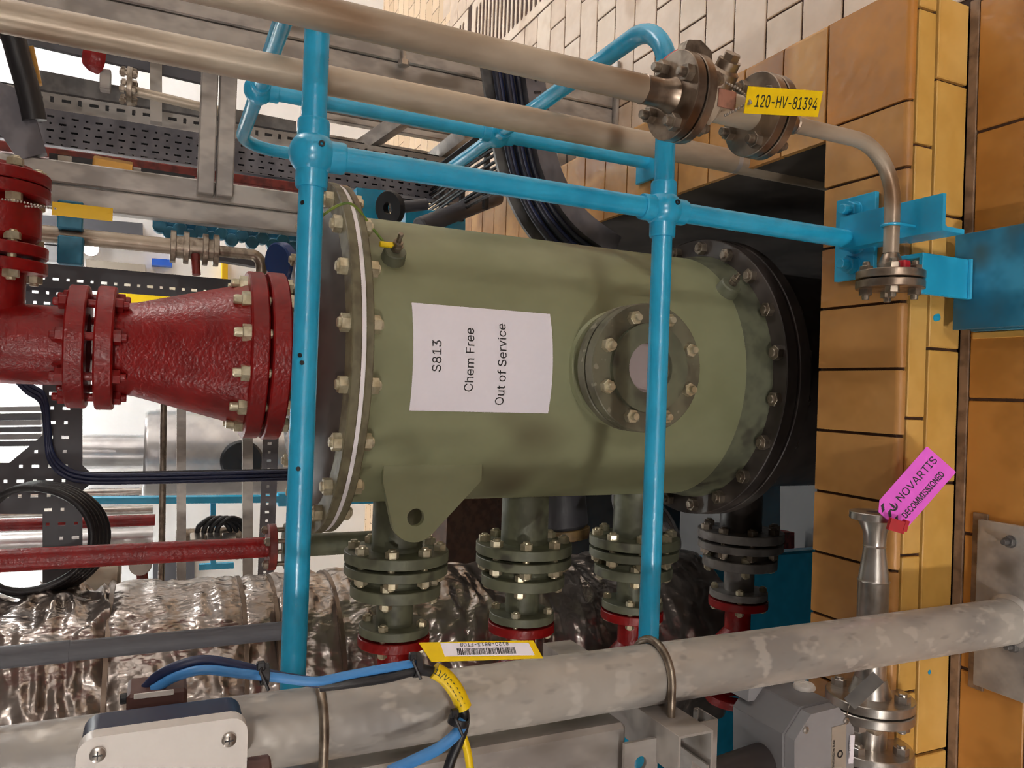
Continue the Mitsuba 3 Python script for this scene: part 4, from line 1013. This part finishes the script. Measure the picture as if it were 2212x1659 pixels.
# tall panel of struts at the far right, standing on the floor
t = thing('strut_column', 'tall grey post of joined strut channels standing on the pale tiles', 'strut')
Yp = 2.22
for m in vbar(1250, 130, 262, Yp, .012, 3.4, .05, 2): part(t, 'channel', m, GALV, 20)
xs_ = sorted([at(1250, 130, Yp)[0], at(1250, 262, Yp)[0]])
part(t, 'base_plate', bx(xs_[0] - .02, xs_[1] + .02, Yp - .02, Yp + .09, .0012, .012, .001), GALV)
part(t, 'clamp_bolt', cat(rod(at(868, 88, Yp - .02), at(872, 130, Yp - .02), .009, 16), put(hexnut(.03, .016), at(872, 142, Yp - .02), at(872, 130, Yp - .02) - at(872, 142, Yp - .02))), STAIN)
for k, (px, y0, y1, Y, lab) in enumerate([(900, 262, 292, 3.15, 'narrow upright strut seen between blue rail and steel pipe'), (900, 322, 346, 3.2, 'narrow upright strut above the vessel behind the mid rail')]):
    t = thing('upright_strut', lab, 'strut')
    for m in vbar(px, y0, y1, Y, .012 if k == 0 else .17, at(650 if k == 0 else 700, 280, Y)[2], .04, 1): part(t, 'channel', m, GALV, 20)
for k, (a, b, lab) in enumerate([((948, 196, 2.7), (770, 318, 2.9), 'slanting grey strut left of the floor grating'), ((1000, 285, 2.6), (925, 345, 3.0), 'short slanting strut beside the ladder of wires')]):
    p0, p1 = at(*a), at(*b); t = thing('slanting_strut', lab, 'strut')
    m = cchan(np.linalg.norm(p1 - p0), .05, .05, .003, .012); part(t, 'channel', put(m, p0, p1 - p0, (1, .2, .3)), GALV, False)
# floor-level strut
t = thing('floor_strut', 'pale strut along the floor beyond the rail corner', 'strut')
for k in range(2): part(t, 'channel', slab_at([(1205 + 22 * k, 285), (1205 + 22 * k, 405), (1223 + 22 * k, 405), (1223 + 22 * k, 285)], 2.38, .04), GALV)
# cable tray that bends down into the opening, with blue cables
Yc = 1.97
t = thing('cable_tray', 'grey cable tray curving down into the floor opening', 'cable tray')
tp = pp([(1128, 120, Yc), (1140, 200, Yc), (1155, 300, Yc), (1172, 370, Yc), (1205, 440, Yc), (1255, 500, Yc), (1325, 550, Yc)])
Tn = np.gradient(tp, axis=0); Tn /= np.linalg.norm(Tn, axis=1, keepdims=True); Nn = np.cross(Tn, (0, 1, 0)); Nn /= np.linalg.norm(Nn, axis=1, keepdims=True)
w_ = .062; V = np.concatenate([tp - Nn * .0 , tp + Nn * w_, tp + [0, .1, 0], tp + Nn * w_ + [0, .1, 0]]); n_ = len(tp); q = []
for i in range(n_ - 1):
    for (a_, b_) in ((0, 1), (1, 3), (3, 2), (2, 0)): q.append([a_ * n_ + i, b_ * n_ + i, b_ * n_ + i + 1, a_ * n_ + i + 1])
m = trimesh.Trimesh(V, [x for f in q for x in ([f[0], f[1], f[2]], [f[0], f[2], f[3]])], process=False); m.fix_normals()
part(t, 'side_rail', m, TRAY, 30)
bb = np.concatenate([tp - Nn * .105, tp, tp - Nn * .105 + [0, .012, 0], tp + [0, .012, 0]]) + [0, .055, 0]
m = trimesh.Trimesh(bb, m.faces, process=False); m.fix_normals(); part(t, 'tray_base', m, DARKGALV, 30)
k_ = int(len(tp) * .42)
for i in range(2, k_, 3): part(t, 'slot', put(rrect_m := extr(rrect(.007, .022, .003), .001), tp[i] + Nn[i] * w_ * .5 + [0, -.0012, 0], (0, -1, 0), Nn[i] if i % 2 else Tn[i]), BLACK)
for k in range(5):
    o_ = -Nn * (.014 + .017 * k); solo('tray_cable', tube(tp + o_ + [0, .02 + .012 * (k % 2), 0], .0085, 10), NAVY if k % 2 else mat('dark_navy_cable', lin(24, 28, 44), .45) if 'mat_dark_navy_cable' not in scene else 'mat_dark_navy_cable', f'dark blue cable curving down beside the grey tray, {["nearest to", "second from", "third from", "fourth from", "farthest from"][k]} the tray', 'cable', 'dark blue cables beside the curved tray', 60)
# wires on a ladder running away
t = thing('wire_ladder', 'black perforated ladder tray running away above the floor', 'cable tray')
p0 = at(1110, 200, 2.05); p0[0] = .79
po = perforate(sbox(0, 0, 1.4, .07), .07, .05, sl=(.012, .012)); m = extr(po, .003); m.apply_transform(np.array([[0, 0, 1, p0[0]], [1, 0, 0, 2.03], [0, 1, 0, p0[2] - .03], [0, 0, 0, 1.0]])); m.fix_normals(); part(t, 'side_rail', m, BLACK, False)
for k in range(6): part(t, 'rung', bx(p0[0] - .2, p0[0], 2.1 + .22 * k, 2.12 + .22 * k, p0[2] - .045, p0[2] - .03, 0), BLACK)
for k in range(9):
    o_ = np.array([p0[0] - .02 - .02 * k, 0, p0[2] - .022 + .004 * (k % 3)])
    solo('black_wire', tube(smooth_path([o_ + [0, 2.04, .0], o_ + [.004, 2.4, .006 * (k % 2)], o_ + [-.004, 2.8, 0], o_ + [0, 3.42, 0]]), .0055, 8), BLACK, 'black wire lying on the ladder tray that runs away', 'wire', 'black wires on the ladder tray', 60)
# blue machinery behind the vessel shoulder
t = thing('blue_pump', 'blue machine casing with a black hand wheel behind the vessel shoulder', 'machine')
part(t, 'casing', slab_at([(770, 405), (770, 470), (840, 478), (840, 412)], 2.62, .1), BLUE); part(t, 'casing', slab_at([(876, 452), (876, 490), (1005, 500), (1005, 458)], 2.62, .1), BLUE)
q = at(848, 450, 2.5); part(t, 'hand_wheel', put(lathe([(.02, 0), (.055, 0), (.06, .012), (.055, .024), (.02, .024), (.02, 0)], 32), q, (-.2, -.5, .8)), BLACK); part(t, 'spindle', rod(q, q + [0.03, .0, -.12], .02, 16), DARKGREY)
solo('dark_pipe', rod(at(905, 490, 2.38), at(1075, 425, 2.55), .030, 24), DARKGREY, 'dark slanting pipe behind the vessel shoulder', 'pipe', None, 40)

# left upper: tag, steel pipe with valve, blue manifold, perforated trays
t = thing('blank_tag', 'blank yellow tag hanging on a ball chain by the red flanges', 'tag')
a, b, c = at(113, 435, 1.60), at(244, 450, 1.60), at(112, 464, 1.60)
xd = tag_frame(a, b); L_ = np.linalg.norm(b - a); ud = a - c; ud -= xd * (ud @ xd); H_ = np.linalg.norm(ud); ud /= H_
part(t, 'card', plate(sbox(0, -H_, L_, 0).difference(Point(.005, -H_ / 2).buffer(.002, 6)), .0015, a, xd, ud), AMBER, 20)
t = thing('bead_chain', 'fine ball chain between the red flange and the blank yellow tag', 'chain')
bead2 = trimesh.creation.icosphere(1, .0021)
for P in (pp([(118, 450, 1.6), (80, 444, 1.6), (45, 436, 1.6), (0, 430, 1.58)]), pp([(118, 450, 1.6), (80, 447, 1.605), (55, 446, 1.61)])):
    L = np.r_[0, np.cumsum(np.linalg.norm(np.diff(P, axis=0), axis=1))]
    for sd_ in np.arange(0, L[-1], .0052):
        M = np.eye(4); M[:3, 3] = [np.interp(sd_, L, P[:, i]) for i in range(3)]; part(t, 'bead', bead2, STAIN, True, xf=M)
s0 = upright(300, 525, 2.25)
t = thing('steel_pipe', 'slim steel pipe with blue clamps beside the perforated trays', 'pipe')
part(t, 'pipe', pipe(s0 + [0, 0, at(372, 533, 2.25)[2]], s0 + [0, 0, 2.5], .021, .003, 28), STEEL)
for q in (470, 545): k_ = at(155, q, 2.24); part(t, 'clamp', bx(k_[0] - .035, k_[0] + .035, 2.2, 2.24, k_[2] - .028, k_[2] + .028, .003), TEAL)
t = thing('small_valve', 'small dark valve with a red lever at the end of the slim steel pipe', 'valve')
zz0, zz1 = at(372, 533, 2.25)[2], at(470, 545, 2.25)[2]
for f_ in (.02, .3, .72, .96): part(t, 'flange', put(ring(.043, .01, .014, .001, 32), s0 + [0, 0, zz0 + (zz1 - zz0) * f_ - .007]), DULLBOLT)
part(t, 'body', put(lathe([(0, 0), (.03, 0), (.03, zz0 - zz1), (0, zz0 - zz1)], 24), s0 + [0, 0, zz1]), DULLBOLT)
part(t, 'lever', tube(np.array([s0 + [-.02, -.03, (zz0 + zz1) / 2], s0 + [-.075, -.04, (zz0 + zz1) / 2 - .004]]), .011, 12), RUST_RED)
t = thing('dark_pipe', 'dark steel pipe with an elbow towards the red flange', 'pipe')
part(t, 'pipe', tube(fillet_path([s0 + [0, 0, zz1], s0 + [0, 0, at(565, 560, 2.25)[2]], s0 + [-.22, 0, at(565, 560, 2.25)[2]]], .03, 8), .0155, 20), DULLBOLT)
solo('dark_channel', slab_at([(470, 545), (470, 562), (700, 600), (700, 580)], 2.33, .04), DARKGREY, 'dark channel behind the elbow pipe', 'strut')
t = thing('blue_manifold', 'dark blue beam with rows of stub lugs under the strut post', 'beam')
part(t, 'beam', vbar(480, 478, 503, 2.45, at(645, 500, 2.45)[2], at(330, 470, 2.45)[2], .06), TEAL)
for k in range(7):
    for j in range(2):
        q = at(345 + 44 * k + 22 * j, 492 + 5 * k + 14 * j, 2.44); part(t, 'lug', rod(q, q + [0, -.03, 0], .019, 16), TEAL)
solo('pressure_gauge', cat(put(disc(.052, .03, .004, 40), at(618, 566, 2.1), (-.2, -.5, .85))), mat('gauge_blue', lin(24, 52, 104), .3), 'dark blue gauge housing half hidden behind the guard rail', 'gauge')
Yq = 2.50
t = thing('perforated_tray', 'dark perforated tray running up to the large red flange', 'cable tray')
po = poly_at([(-60, 560), (-60, 625), (498, 642), (498, 595)], Yq); b_ = po.bounds
part(t, 'face', frontY(perforate(sbox(at(250, 632, Yq)[0], at(500, 620, Yq)[2], at(250, 582, Yq)[0], at(-60, 600, Yq)[2]), .030, .050, sl=(.016, .008)), Yq, Yq + .003), DARKGREY, False)
t = thing('perforated_tray', 'wide dark perforated tray left of the red reducer', 'cable tray')
part(t, 'face', frontY(perforate(sbox(at(120, 690, 2.56)[0], at(165, 690, 2.56)[2], at(120, 612, 2.56)[0], at(-60, 690, 2.56)[2]), .030, .030, sl=(.016, .008)), 2.56, 2.563), DARKGREY, False)
# far things on the bright wall
for px, m_, lab, nm, cat_ in [
    ([(60, 462), (60, 498), (308, 516), (308, 482)], DARKGREY, 'dark screen on the wall above the slim steel pipe', 'screen', 'screen'),
    ([(60, 540), (60, 560), (90, 562), (90, 541)], GREYPAINT, 'grey locker on the wall far behind the trays', 'locker', 'cabinet'),
    ([(98, 520), (98, 565), (160, 568), (160, 528)], GREYPAINT, 'grey cabinet on the wall far behind the blue clamp', 'cabinet', 'cabinet'),
    ([(252, 632), (252, 655), (430, 660), (430, 640)], YELLOW, 'yellow sign above the red reducer in the distance', 'sign', 'sign'),
    ([(252, 656), (252, 668), (440, 672), (440, 661)], BLUE, 'light blue sign above the red reducer in the distance', 'sign', 'sign'),
    ([(186, 560), (186, 590), (314, 592), (314, 572)], LABELGREY, 'pale cabinet on the wall far behind the tray', 'cabinet', 'cabinet'),
    ([(328, 558), (328, 572), (372, 574), (372, 561)], mat('bright_blue', lin(40, 90, 190), .4), 'bright blue fitting on the wall far behind the tray', 'wall_fitting', 'fitting'),
    ([(480, 560), (480, 612), (492, 613), (492, 562)], AMBER, 'slim yellow strip on the wall behind the red flange', 'yellow_strip', 'strip'),
    ([(190, 1060), (190, 1080), (300, 1078), (300, 1058)], DARKGREY, 'dark grey board on the wall behind the blue frame', 'board', 'board'),
    ([(330, 1205), (330, 1262), (420, 1262), (420, 1205)], DARKGREY, 'dark board low on the wall above the foil duct', 'board', 'board'),
    ([(905, 255), (905, 285), (925, 290), (925, 258)], AMBER, 'amber board on the wall seen beside the slanting strut', 'board', 'board'),
]: solo(nm, slab_at(px, YF - .1, .0995), m_, lab, cat_)
t = thing('globe_lamp', 'small glowing round lamp in the distance', 'lamp')
k_ = part(t, 'globe', put(trimesh.creation.icosphere(3, .028), at(196, 537, 3.4)), CREAM); del scene[k_]['bsdf']; scene[k_]['emitter'] = emitter((1, .97, .9), 14)
part(t, 'cable', rod(at(196, 537, 3.4) + [0, 0, .028], at(196, 537, 3.4) + [0, 0, 1.2], .003, 6), BLACK)

# left lower background: silver vessel, horizontal struts, tray with cables, coil
sv = upright(450, 985, 4.6); rsv = abs(at(450, 890, 4.6)[0] - at(450, 1082, 4.6)[0]) / 2
t = thing('silver_tank', 'silver clad insulated tank far left of the red reducer', 'tank')
zt_ = at(320, 985, 4.6)[2]
part(t, 'cladding', put(lathe([(0, .001), (rsv, .001), (rsv, zt_), (rsv * .96, zt_ + .02), (0, zt_ + .02)], 64), sv), SILVER)
part(t, 'seam_band', put(lathe([(rsv - .01, 0), (rsv + .006, 0), (rsv + .006, .03), (rsv - .01, .03), (rsv - .01, 0)], 64), sv + [0, 0, zt_ - .06]), SILVER)
q = at(522, 995, 4.6 - rsv); part(t, 'manhole', put(disc(.11, .05, .01, 40), q + [0, .02, 0], (0, -1, 0)), BLACK)
part(t, 'outlet', rod(sv + [rsv * .1, 0, zt_], sv + [rsv * .1, 0, zt_ + .5], .09, 32), SILVER)
for k, (xa_, xb_, m_, lab) in enumerate([(348, 360, DULLBOLT, 'thin dark rod crossing below the red reducer'), (382, 402, GALV, 'grey strut crossing below the middle of the red reducer'), (524, 546, GALV, 'grey strut crossing below the large red flange')]):
    Y = 2.75; solo('cross_strut' if k else 'cross_rod', slab_at([(xa_, 800), (xa_, 1300), (xb_, 1300), (xb_, 800)], Y, .03) if k else rod(at(354, 868, Y), at(348, 1300, Y), .010, 16), m_, lab, 'strut' if k else 'rod', None, 20)
t = thing('perforated_tray', 'narrow perforated tray crossing behind the guard rail at the left', 'cable tray')
zz0, zz1 = at(566, 1000, 2.8)[2], at(600, 1000, 2.8)[2]
part(t, 'face', frontY(perforate(sbox(at(580, 1300, 2.8)[0], min(zz0, zz1), at(580, 860, 2.8)[0], max(zz0, zz1)), .020, .030, sl=(.014, .009)), 2.8, 2.803), TRAY, False)
Yg = 2.45
t = thing('perforated_tray', 'dark perforated tray junction with angled corners at the left edge', 'cable tray')
pol = unary_union([poly_at([(92, 690), (92, 1300), (178, 1300), (178, 690)], Yg), poly_at([(-60, 1000), (-60, 1110), (92, 1110), (92, 940), (20, 1000)], Yg), poly_at([(100, 930), (196, 1022), (196, 1045), (130, 1100), (100, 1100)], Yg), poly_at([(190, 1020), (190, 1048), (640, 1035), (640, 1012)], Yg)]).buffer(0)
part(t, 'face', frontY(perforate(pol, .034, .040, sl=(.018, .009)), Yg, Yg + .003), DARKGREY, False)
nv_ = [[(30, 800, Yg - .02), (62, 835, Yg - .02), (95, 860, Yg - .02), (105, 920, Yg - .02), (112, 980, Yg - .02), (140, 1015, Yg - .02), (190, 1031, Yg - .02), (300, 1032, Yg - .02), (640, 1024, Yg - .02)]]
for k in range(3):
    L = [(x_ - 3 * k, y_ - 6 + k * 8, Y_) for x_, y_, Y_ in nv_[0]]
    solo('navy_cable', tube(pp(L), .0058, 10), NAVY, f'navy cable tied along the tray junction, {["right-hand", "middle", "left-hand"][k]} of three', 'cable', 'navy cables on the tray junction', 60)
for k in range(5):
    c_ = at(70 + 6 * k, 1165, Yg - .27 + .0215 * k); rr_ = .125 + .004 * k; th_ = np.linspace(0, 2 * np.pi, 56)
    P = np.stack([c_[0] + rr_ * (1 + .02 * np.sin(3 * th_)) * np.cos(th_), c_[1] + .01 * np.sin(2 * th_), c_[2] + rr_ * 1.02 * np.sin(th_)], 1)
    solo('cable_coil', tube(P, .009, 10), BLACK, 'loop of the black cable coil hanging at the left edge', 'cable', 'loops of the black cable coil', 60)
solo('ribbed_duct', cat(*[slab_at([(-40, 905 + 14 * i), (-40, 914 + 14 * i), (88, 912 + 14 * i), (88, 903 + 14 * i)], 4.0, .1) for i in range(1)]), DARKGREY, 'dark grey bar at the left edge behind the tray', 'bar')
for i in range(6): solo('louvre_blade', slab_at([(-40, 880 + 15 * i), (-40, 890 + 15 * i), (88, 888 + 15 * i), (88, 878 + 15 * i)], 3.9, .05), DARKGREY if i % 2 else GREYPAINT, 'grey horizontal blade of a louvre at the left edge', 'louvre', 'grey louvre blades')
t = thing('blue_trestle', 'bright blue steel frame under the silver tank in the distance', 'frame')
part(t, 'post', slab_at([(140, 1055), (140, 1120), (166, 1120), (166, 1055)], 3.7, .05), BLUE)
part(t, 'beam', slab_at([(160, 1076), (160, 1090), (610, 1086), (610, 1072)], 3.7, .06), BLUE)
part(t, 'bar', slab_at([(455, 1088), (455, 1225), (466, 1225), (466, 1088)], 3.72, .03), BLUE)
part(t, 'crosspiece', slab_at([(430, 1220), (430, 1232), (505, 1228), (505, 1216)], 3.72, .03), BLUE)
l0 = at(600, 1079, 3.72); part(t, 'leg', bx(l0[0] - .03, l0[0] + .03, 3.7, 3.76, .001, l0[2], .003), BLUE)
for k, (x_, y_, Y, r_, xe, m_, lab) in enumerate([(250, 1126, 3.3, .022, 335, RED, 'thin red pipe far behind the black coil'), (230, 1168, 3.5, .055, 330, SILVER, 'silver clad pipe far behind the black coil'), (230, 1063, 3.6, .014, 305, STAIN, 'thin bright pipe through the blue post'), (240, 1103, 3.6, .018, 330, STAIN, 'second thin bright pipe through the blue post')]):
    p_ = upright(x_, y_, Y); solo(['slim_pipe', 'clad_pipe', 'slim_pipe', 'slim_pipe'][k], pipe(p_ + [0, 0, at(xe, y_, Y)[2]], p_ + [0, 0, 2.6], r_, .002, 24), m_, lab, 'pipe', None, 40)
t = thing('pipe_manifold', 'cluster of small pipe fittings and black hoses left of the guard rail', 'pipe fitting')
for k in range(4): q = at(432 + 14 * k, 1148, 3.2); part(t, 'hose', tube(smooth_path([q + [.0, 0, .01], q + [.03, -.02, .0], q + [.05, 0, -.05], q + [.0, .03, -.11], q + [-.12, .03, -.12]]), .010, 10), BLACK)
part(t, 'pipe', rod(at(380, 1160, 3.25), at(540, 1152, 3.25), .03, 20), DULLBOLT)
for k in range(3): part(t, 'fitting', put(hexnut(.07, .05), at(440 + 34 * k, 1172, 3.2), (0, 0, 1)), STAIN)
t = thing('valve_cover', 'round pale valve cover below the slim red pipe', 'valve')
q = at(305, 1218, 2.6); part(t, 'cover', put(disc(.032, .02, .003, 32), q, (0, -1, .15)), CREAM); part(t, 'stem', rod(q + [0, .02, 0], q + [-.2, .03, -.02], .016, 16), RUST_RED); part(t, 'bracket', rod(q + [-.1, .03, -.01], [DX + .12, DY + .25, q[2] - .01], .012, 12), RUST_RED)
t = thing('canister', 'dark upright canister above the foil duct', 'canister')
q = at(218, 1240, 2.9); part(t, 'body', rod(q + [0, 0, -.06], q + [0, 0, .05], .06, 28), STEEL); part(t, 'cap', rod(q + [0, 0, .05], q + [0, 0, .07], .05, 28), GALV); part(t, 'bracket', rod(q + [-.02, -.05, -.04], [DX + .14, DY + .25, q[2] - .04], .012, 12), GALV)

# ------------------------------------------------------------------ lower level seen through the opening
t = thing('blue_plate', 'large blue painted steel plate in the floor opening', 'plate')
q0, q1 = at(1432, 1225, 2.45), at(1640, 1700, 2.45); part(t, 'body', bx(q1[0] - .5, q0[0], 2.53, 2.60, PZ + .001, q0[2] + .18, .01), BLUE)
t = thing('insulated_pipe', 'dark insulated pipe with a yellowed band behind the side nozzles', 'pipe')
q = at(1220, 1140, 2.02); part(t, 'pipe', rod((q[0] + .22, 2.03, q[2] + .03), (q[0] - .0, 2.02, q[2]), .072, 40), DARKGREY); part(t, 'band', put(ring(.078, .06, .03, .002, 48), (q[0] - .03, 2.02, q[2]), (1, .05, .1)), mat('yellowed_band', flecked(lin(140, 112, 70), lin(100, 80, 52), 30), .5))
q = at(1450, 1150, 1.98); t = thing('bellows_flange', 'dark flanged bellows end behind the third side nozzle', 'flange')
for k in range(3): part(t, 'ring', put(ring(.15 - .012 * k, .06, .02, .004, 56), q + np.array([0, .14, -.02 * k + .02]), (.55, 0, -1)), HEAD if k % 2 else DARKGALV)
solo('lower_slab', slab_at([(1615, 1050), (1615, 1200), (1685, 1200), (1685, 1050)], 3.7, .2), GREYWALL, 'grey concrete edge in the floor opening', 'slab')
solo('red_beam', slab_at([(1690, 1150), (1690, 1290), (1716, 1290), (1716, 1150)], 3.9, .1), RUST_RED, 'faded red beam on the lower level', 'beam')
solo('grey_cabinet', slab_at([(1668, 1275), (1668, 1350), (1722, 1350), (1722, 1275)], 3.4, .3), GREYPAINT, 'pale grey cabinet on the lower level', 'cabinet')
b_ = at(1690, 1262, 3.4); m = trimesh.creation.icosphere(4, .09); m.vertices *= [1.2, .8, .7]; m.vertices += (meshkit.noise(m.vertices * 30)[:, None] - .5) * .09 * m.vertex_normals; m.apply_translation(b_)
solo('foil_scrap', m, FOIL, 'crumpled scrap of foil on top of the grey cabinet', 'scrap', None, False)
solo('white_bench', slab_at([(1678, 575), (1660, 590), (1730, 590), (1775, 560), (1775, 545)], 3.0, .2), WALLWHITE, 'white ledge seen through the opening right of the vessel', 'ledge')
